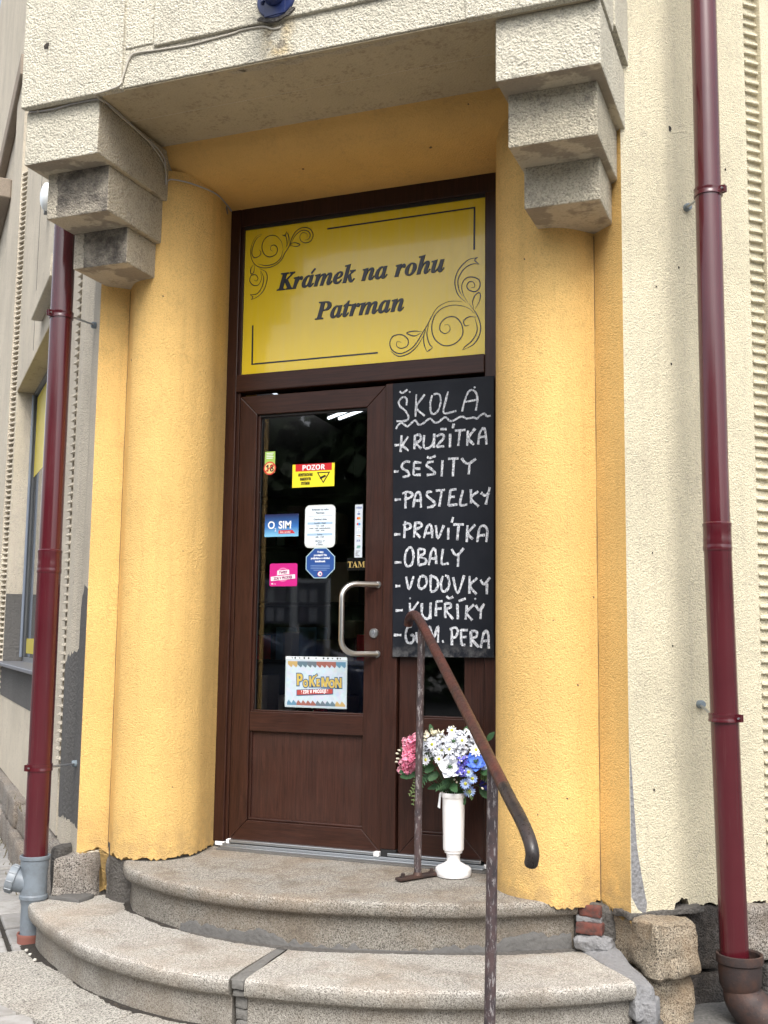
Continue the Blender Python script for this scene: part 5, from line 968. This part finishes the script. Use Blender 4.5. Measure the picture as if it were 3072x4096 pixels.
# ------------------------------------------------------------ shop interior, seen dimly through the glass
inn = thing('shop_interior', '', 'x', (.6, 3, -.1)); del inn['label']; del inn['category']; inn['kind'] = 'structure'
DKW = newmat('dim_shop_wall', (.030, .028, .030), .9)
IP = [(-.72, .30), (-1.6, 1.40), (-1.6, 5.2), (3.2, 5.2), (3.2, 1.6), (2.05, .30)]
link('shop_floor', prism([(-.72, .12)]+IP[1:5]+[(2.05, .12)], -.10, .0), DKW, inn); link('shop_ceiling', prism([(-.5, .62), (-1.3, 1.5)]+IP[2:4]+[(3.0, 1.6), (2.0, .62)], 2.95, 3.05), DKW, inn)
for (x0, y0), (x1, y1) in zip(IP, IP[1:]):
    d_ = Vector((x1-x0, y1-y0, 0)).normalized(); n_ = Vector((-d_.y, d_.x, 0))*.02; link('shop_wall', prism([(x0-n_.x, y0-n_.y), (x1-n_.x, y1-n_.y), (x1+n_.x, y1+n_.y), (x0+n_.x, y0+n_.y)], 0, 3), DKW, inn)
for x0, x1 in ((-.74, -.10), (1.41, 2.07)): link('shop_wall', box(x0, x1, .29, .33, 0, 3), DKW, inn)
sh = thing('shop_shelf', 'dim shelf of goods inside the shop, half seen behind the left of the glass', 'shelf', (-.9, 2.2, 0))
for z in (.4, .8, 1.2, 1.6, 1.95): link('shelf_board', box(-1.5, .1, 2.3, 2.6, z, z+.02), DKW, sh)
cols_ = [(.75, .04, .06), (.25, .28, .22), (.4, .32, .2), (.2, .1, .1), (.12, .25, .35), (.6, .55, .5)]
for k in range(34):
    z = random.choice((.42, .82, 1.22, 1.62)); x = random.uniform(-1.4, 0); h = random.uniform(.12, .3); cm = flat('goods', random.choice(cols_), .6); link('goods', box(x, x+random.uniform(.05, .16), 2.32, 2.5, z, z+h, .004), cm, sh)
LT = newmat('lit_tube', (.9, .9, .9)); LT.node_tree.nodes['Principled BSDF'].inputs['Emission Color'].default_value = (.9, .95, 1, 1); LT.node_tree.nodes['Principled BSDF'].inputs['Emission Strength'].default_value = 1.6
cl_ = thing('ceiling_light', 'lit twin fluorescent tubes inside the shop, seen at the top of the door glass', 'lamp', (-.6, 2.6, 2.6)); link('tube', tube([(-.74, 2.69, 2.6), (-.45, 2.45, 2.6)], .011, 10), LT, cl_); link('tube', tube([(-.67, 2.73, 2.6), (-.39, 2.50, 2.6)], .011, 10), LT, cl_); link('fitting', box(-.75, -.36, 2.44, 2.76, 2.63, 2.68), DKW, cl_)
# ------------------------------------------------------------ what stands across the street (seen as reflections in the glass)
TRK = newmat('bark', (.06, .045, .035), .9); LEAF = newmat('tree_leaves', (.075, .11, .045), .6)
bm0 = B()
for k in range(3600):
    a = random.random()*6.3; e = math.acos(random.uniform(-.8, 1)); rr_ = random.uniform(.5, 1)**.5; p = Vector((math.cos(a)*math.sin(e), math.sin(a)*math.sin(e), math.cos(e)))*rr_; p *= 1+.25*noise.noise(p*2.2)
    d = Vector((random.uniform(-1, 1), random.uniform(-1, 1), random.uniform(-1, 1))).normalized(); s_ = d.cross(Vector((.2, .3, .9))).normalized(); l = random.uniform(.12, .22); v = [bm0.verts.new(q_) for q_ in (p-s_*l*.5, p+d*l*.6, p+s_*l*.5, p-d*l*.6)]; bm0.faces.new(v)
me0 = bpy.data.meshes.new('crown'); bm0.to_mesh(me0); bm0.free(); me0.materials.append(LEAF)
tr = [(-12, -21, 2.9, 6.0), (-8, -23, 3.0, 6.6), (-4.5, -21, 2.7, 5.8), (-1, -22, 2.8, 6.3), (2, -20, 2.6, 5.7), (5, -23, 2.9, 6.4), (8.5, -21, 2.8, 5.9), (12, -23, 3.0, 6.6), (-16, -24, 3.2, 6.7), (16, -22, 2.9, 6.0), (-20, -20, 3, 6.3)]
for k, (x, y, r_, h) in enumerate(tr):
    t = thing('broadleaf_tree', 'broadleaf tree across the street, seen only as a dark reflection in the glass', 'tree', (x, y, G), 'trees across the street')
    link('trunk', tube([(x, y, G), (x+.1, y, G+h*.35), (x-.05, y+.1, G+h*.6)], .16, 10, rs=[.2, .15, .09]), TRK, t, smooth=True)
    c = bpy.data.objects.new('crown', me0); col.objects.link(c); c.parent = t; c.location = (0, 0, h*.62); c.scale = (r_*1.15, r_, h*.68); c.rotation_euler = (0, 0, k*1.3)
hg = B()
for k in range(2600):
    p = Vector((random.uniform(-24, 24), random.uniform(-19.6, -18.4), G+random.uniform(0, 1.9))); d = Vector((random.uniform(-1, 1), random.uniform(-1, 1), random.uniform(-1, 1))).normalized(); s_ = d.cross(Vector((.2, .3, .9))).normalized(); l = .28; v = [hg.verts.new(q_) for q_ in (p-s_*l*.5, p+d*l*.6, p+s_*l*.5, p-d*l*.6)]; hg.faces.new(v)
link('hedge', hg, LEAF, label='dark hedge across the street, seen only as a reflection in the door glass', cat='hedge', kind='stuff')
NP = newmat('notice_paper', (.62, .63, .66), .7)
def nboard(x0, x1, lab):
    nb = thing('notice_board', lab, 'notice board', ((x0+x1)/2, -12, G), 'notice boards across the street')
    link('board_panel', box(x0, x1, -12.05, -12, 1.24, 1.92, .01), newmat('notice_ground', (.20, .21, .24), .7), nb)
    for x in (x0-.03, x1-.02): link('post', box(x, x+.05, -12.08, -11.985, G, 2.0, .005), CAMW, nb)
    link('top_rail', box(x0, x1, -12.03, -11.985, 1.92, 1.98, .004), CAMW, nb)
    k = 0
    while x0+.06+k*.19 < x1-.18:
        for r_ in range(2): link('notice', box(x0+.05+k*.19, x0+.19+k*.19, -11.996, -11.992, 1.28+.31*r_, 1.50+.31*r_), NP if (k+r_) % 3 else flat('notice_tint', (.30, .28, .34)), nb)
        k += 1
nboard(-6.30, -5.60, 'left white framed notice board seen only as a reflection in the door glass'); nboard(-5.50, -4.95, 'right white framed notice board seen only as a reflection in the door glass')
# a parked car, dark blue, reflected low in the glass
pc = thing('parked_car', 'dark blue parked car reflected low in the door glass', 'car', (-5.2, -9.6, G))
CARB = newmat('dark_blue_car_paint', (.012, .025, .085), .22, coat=.8); CG = newmat('car_window', (.03, .035, .04), .05)
prof_ = [(-7.4, .25), (-7.45, .62), (-7.3, .80), (-6.55, .92), (-5.95, 1.36), (-4.6, 1.42), (-3.75, 1.02), (-3.05, .95), (-2.95, .60), (-3.0, .25)]
bm = B(); A_ = [bm.verts.new((x, -8.8 - (.14 if z > 1 else 0), G+z)) for x, z in prof_]; C_ = [bm.verts.new((x, -10.45+(.14 if z > 1 else 0), G+z)) for x, z in prof_]; n_ = len(A_)
for i in range(n_): bm.faces.new((A_[i], A_[(i+1) % n_], C_[(i+1) % n_], C_[i]))
bm.faces.new(A_[::-1]); bm.faces.new(C_); bevel(bm, .05, 3); link('body', bm, CARB, pc, smooth='auto')
for pts_ in (((-6.40, .95), (-5.90, 1.30), (-5.30, 1.33), (-5.30, .96)), ((-5.22, .96), (-5.22, 1.33), (-4.62, 1.35), (-4.0, 1.02))):
    bm = B(); q_ = [bm.verts.new((x, -8.86, G+z)) for x, z in pts_]; q2_ = [bm.verts.new((x, -8.80, G+z)) for x, z in pts_]; bm.faces.new(q2_); 
    for i in range(4): bm.faces.new((q_[i], q_[(i+1) % 4], q2_[(i+1) % 4], q2_[i]))
    link('side_window', bm, CG, pc)
for x in (-6.65, -3.85):
    for y in (-8.86, -10.4): link('wheel', lathe([(.30, -.09), (.31, -.05), (.31, .05), (.30, .09), (.18, .095), (.17, .07)], (x, y, G+.31), 24, 'Y'), RUB, pc, smooth='auto')

SM = plaster('pale_paint_smear', (.44, .385, .29), 120, .001, .2)
for k, (x, y, l, wd) in enumerate(((.50, -.985, .05, .015), (.60, -.98, .10, .02), (.74, -.975, .06, .022), (.84, -.985, .05, .013), (.94, -.98, .05, .016), (1.03, -.985, .04, .012), (1.12, -.98, .06, .018), (1.22, -.985, .04, .012))):
    link('paint_smear', sheet([(x-l, y-wd*.6, 3.2070), (x+l*.6, y-wd, 3.2070), (x+l, y, 3.2070), (x+.01, y+wd, 3.2070), (x-l*.7, y+wd*.5, 3.2070)], .0006, (0, 0, -1), .006, k, .008), SM, beam)
for s_, z, r_ in ((.255, 3.03, .009), (.235, 2.05, .004), (.30, 2.46, .004), (.16, 2.35, .003), (.21, .95, .003), (.52, 2.9, .004), (.11, .42, .004), (.12, 1.30, .003)):
    c_ = WL(s_, (flute(s_) if s_ < .636 else 0)+.001, z, 1); link('plaster_hole', sheet([c_+D1*r_*math.cos(a)+Vector((0, 0, r_*1.3*math.sin(a))) for a in [k*.9 for k in range(7)]], .0012, N1, r_*.25, int(z*10), r_*.5), DIRT, bld)

CHIP = newmat('exposed_under_coat', (.13, .085, .05), .95)
for p, n_, r_, nm in [((-0.3395, -0.4284, 2.234), (-0.65, -0.76, 0.0), 4, 0), ((1.5302, -0.4576, 2.4869), (-0.32, -0.95, 0.0), 3, 0), ((1.7232, -0.4205, 0.7972), (0.71, -0.7, 0.0), 3, 0), ((1.6852, -0.449, 0.3765), (0.5, -0.87, 0.0), 3, 0), ((1.5785, -0.4701, 0.313), (-0.12, -0.99, 0.0), 2, 0), ((1.7756, -0.3611, 1.1338), (0.76, -0.65, 0.0), 3, 0), ((0.4667, -0.3168, 3.0863), (-0.01, -0.16, -0.99), 4, 0), ((1.0826, -0.3283, 3.0874), (-0.0, -0.19, -0.98), 5, 0), ((1.2953, -0.4645, 3.1816), (-0.0, -0.89, -0.45), 3, 0), ((-0.0684, -0.3655, 1.3477), (0.87, -0.49, 0.0), 2, 0), ((-0.0751, -0.3763, 0.3089), (0.84, -0.54, 0.0), 2, 0), ((-0.1654, -0.4534, 2.5133), (0.41, -0.91, 0.0), 3, 0), ((1.5006, -0.4451, 1.7723), (-0.45, -0.89, 0.0), 2, 0), ((1.6405, -0.4672, 1.0415), (0.25, -0.97, 0.0), 2, 0), ((-0.0565, -0.0868, 3.050), (0.98, 0.21, 0.0), 14, 1)]:
    nn = Vector(n_).normalized(); u_ = nn.orthogonal().normalized(); w_ = nn.cross(u_); c_ = Vector(p); r_ = r_*.0011
    link('plaster_chip', sheet([c_+u_*r_*math.cos(a)*random.uniform(.6, 1.3)+w_*r_*1.4*math.sin(a) for a in [k*.9 for k in range(7)]], .0015, nn, r_*.2, int(r_*1e4), r_*.5), CEMP if nm else CHIP, bld)
# hairline along the two inner corners of the surround
for x, y, z0, z1, sd in ((-.4045, -.3640, .02, 2.59, 1), (1.7890, -.3475, -.02, 2.59, 2)):
    link('corner_crack', tube([Vector((x+.0012*noise.noise(Vector((sd, z*6, 0))), y+.0012*noise.noise(Vector((sd, z*6, 9))), z)) for z in [z0+(z1-z0)*k/70 for k in range(71)]], .0016, 5, rs=[.0006+.0016*max(0, noise.noise(Vector((sd*3, k*.15, 2)))+.25) for k in range(71)]), CHIP, bld)
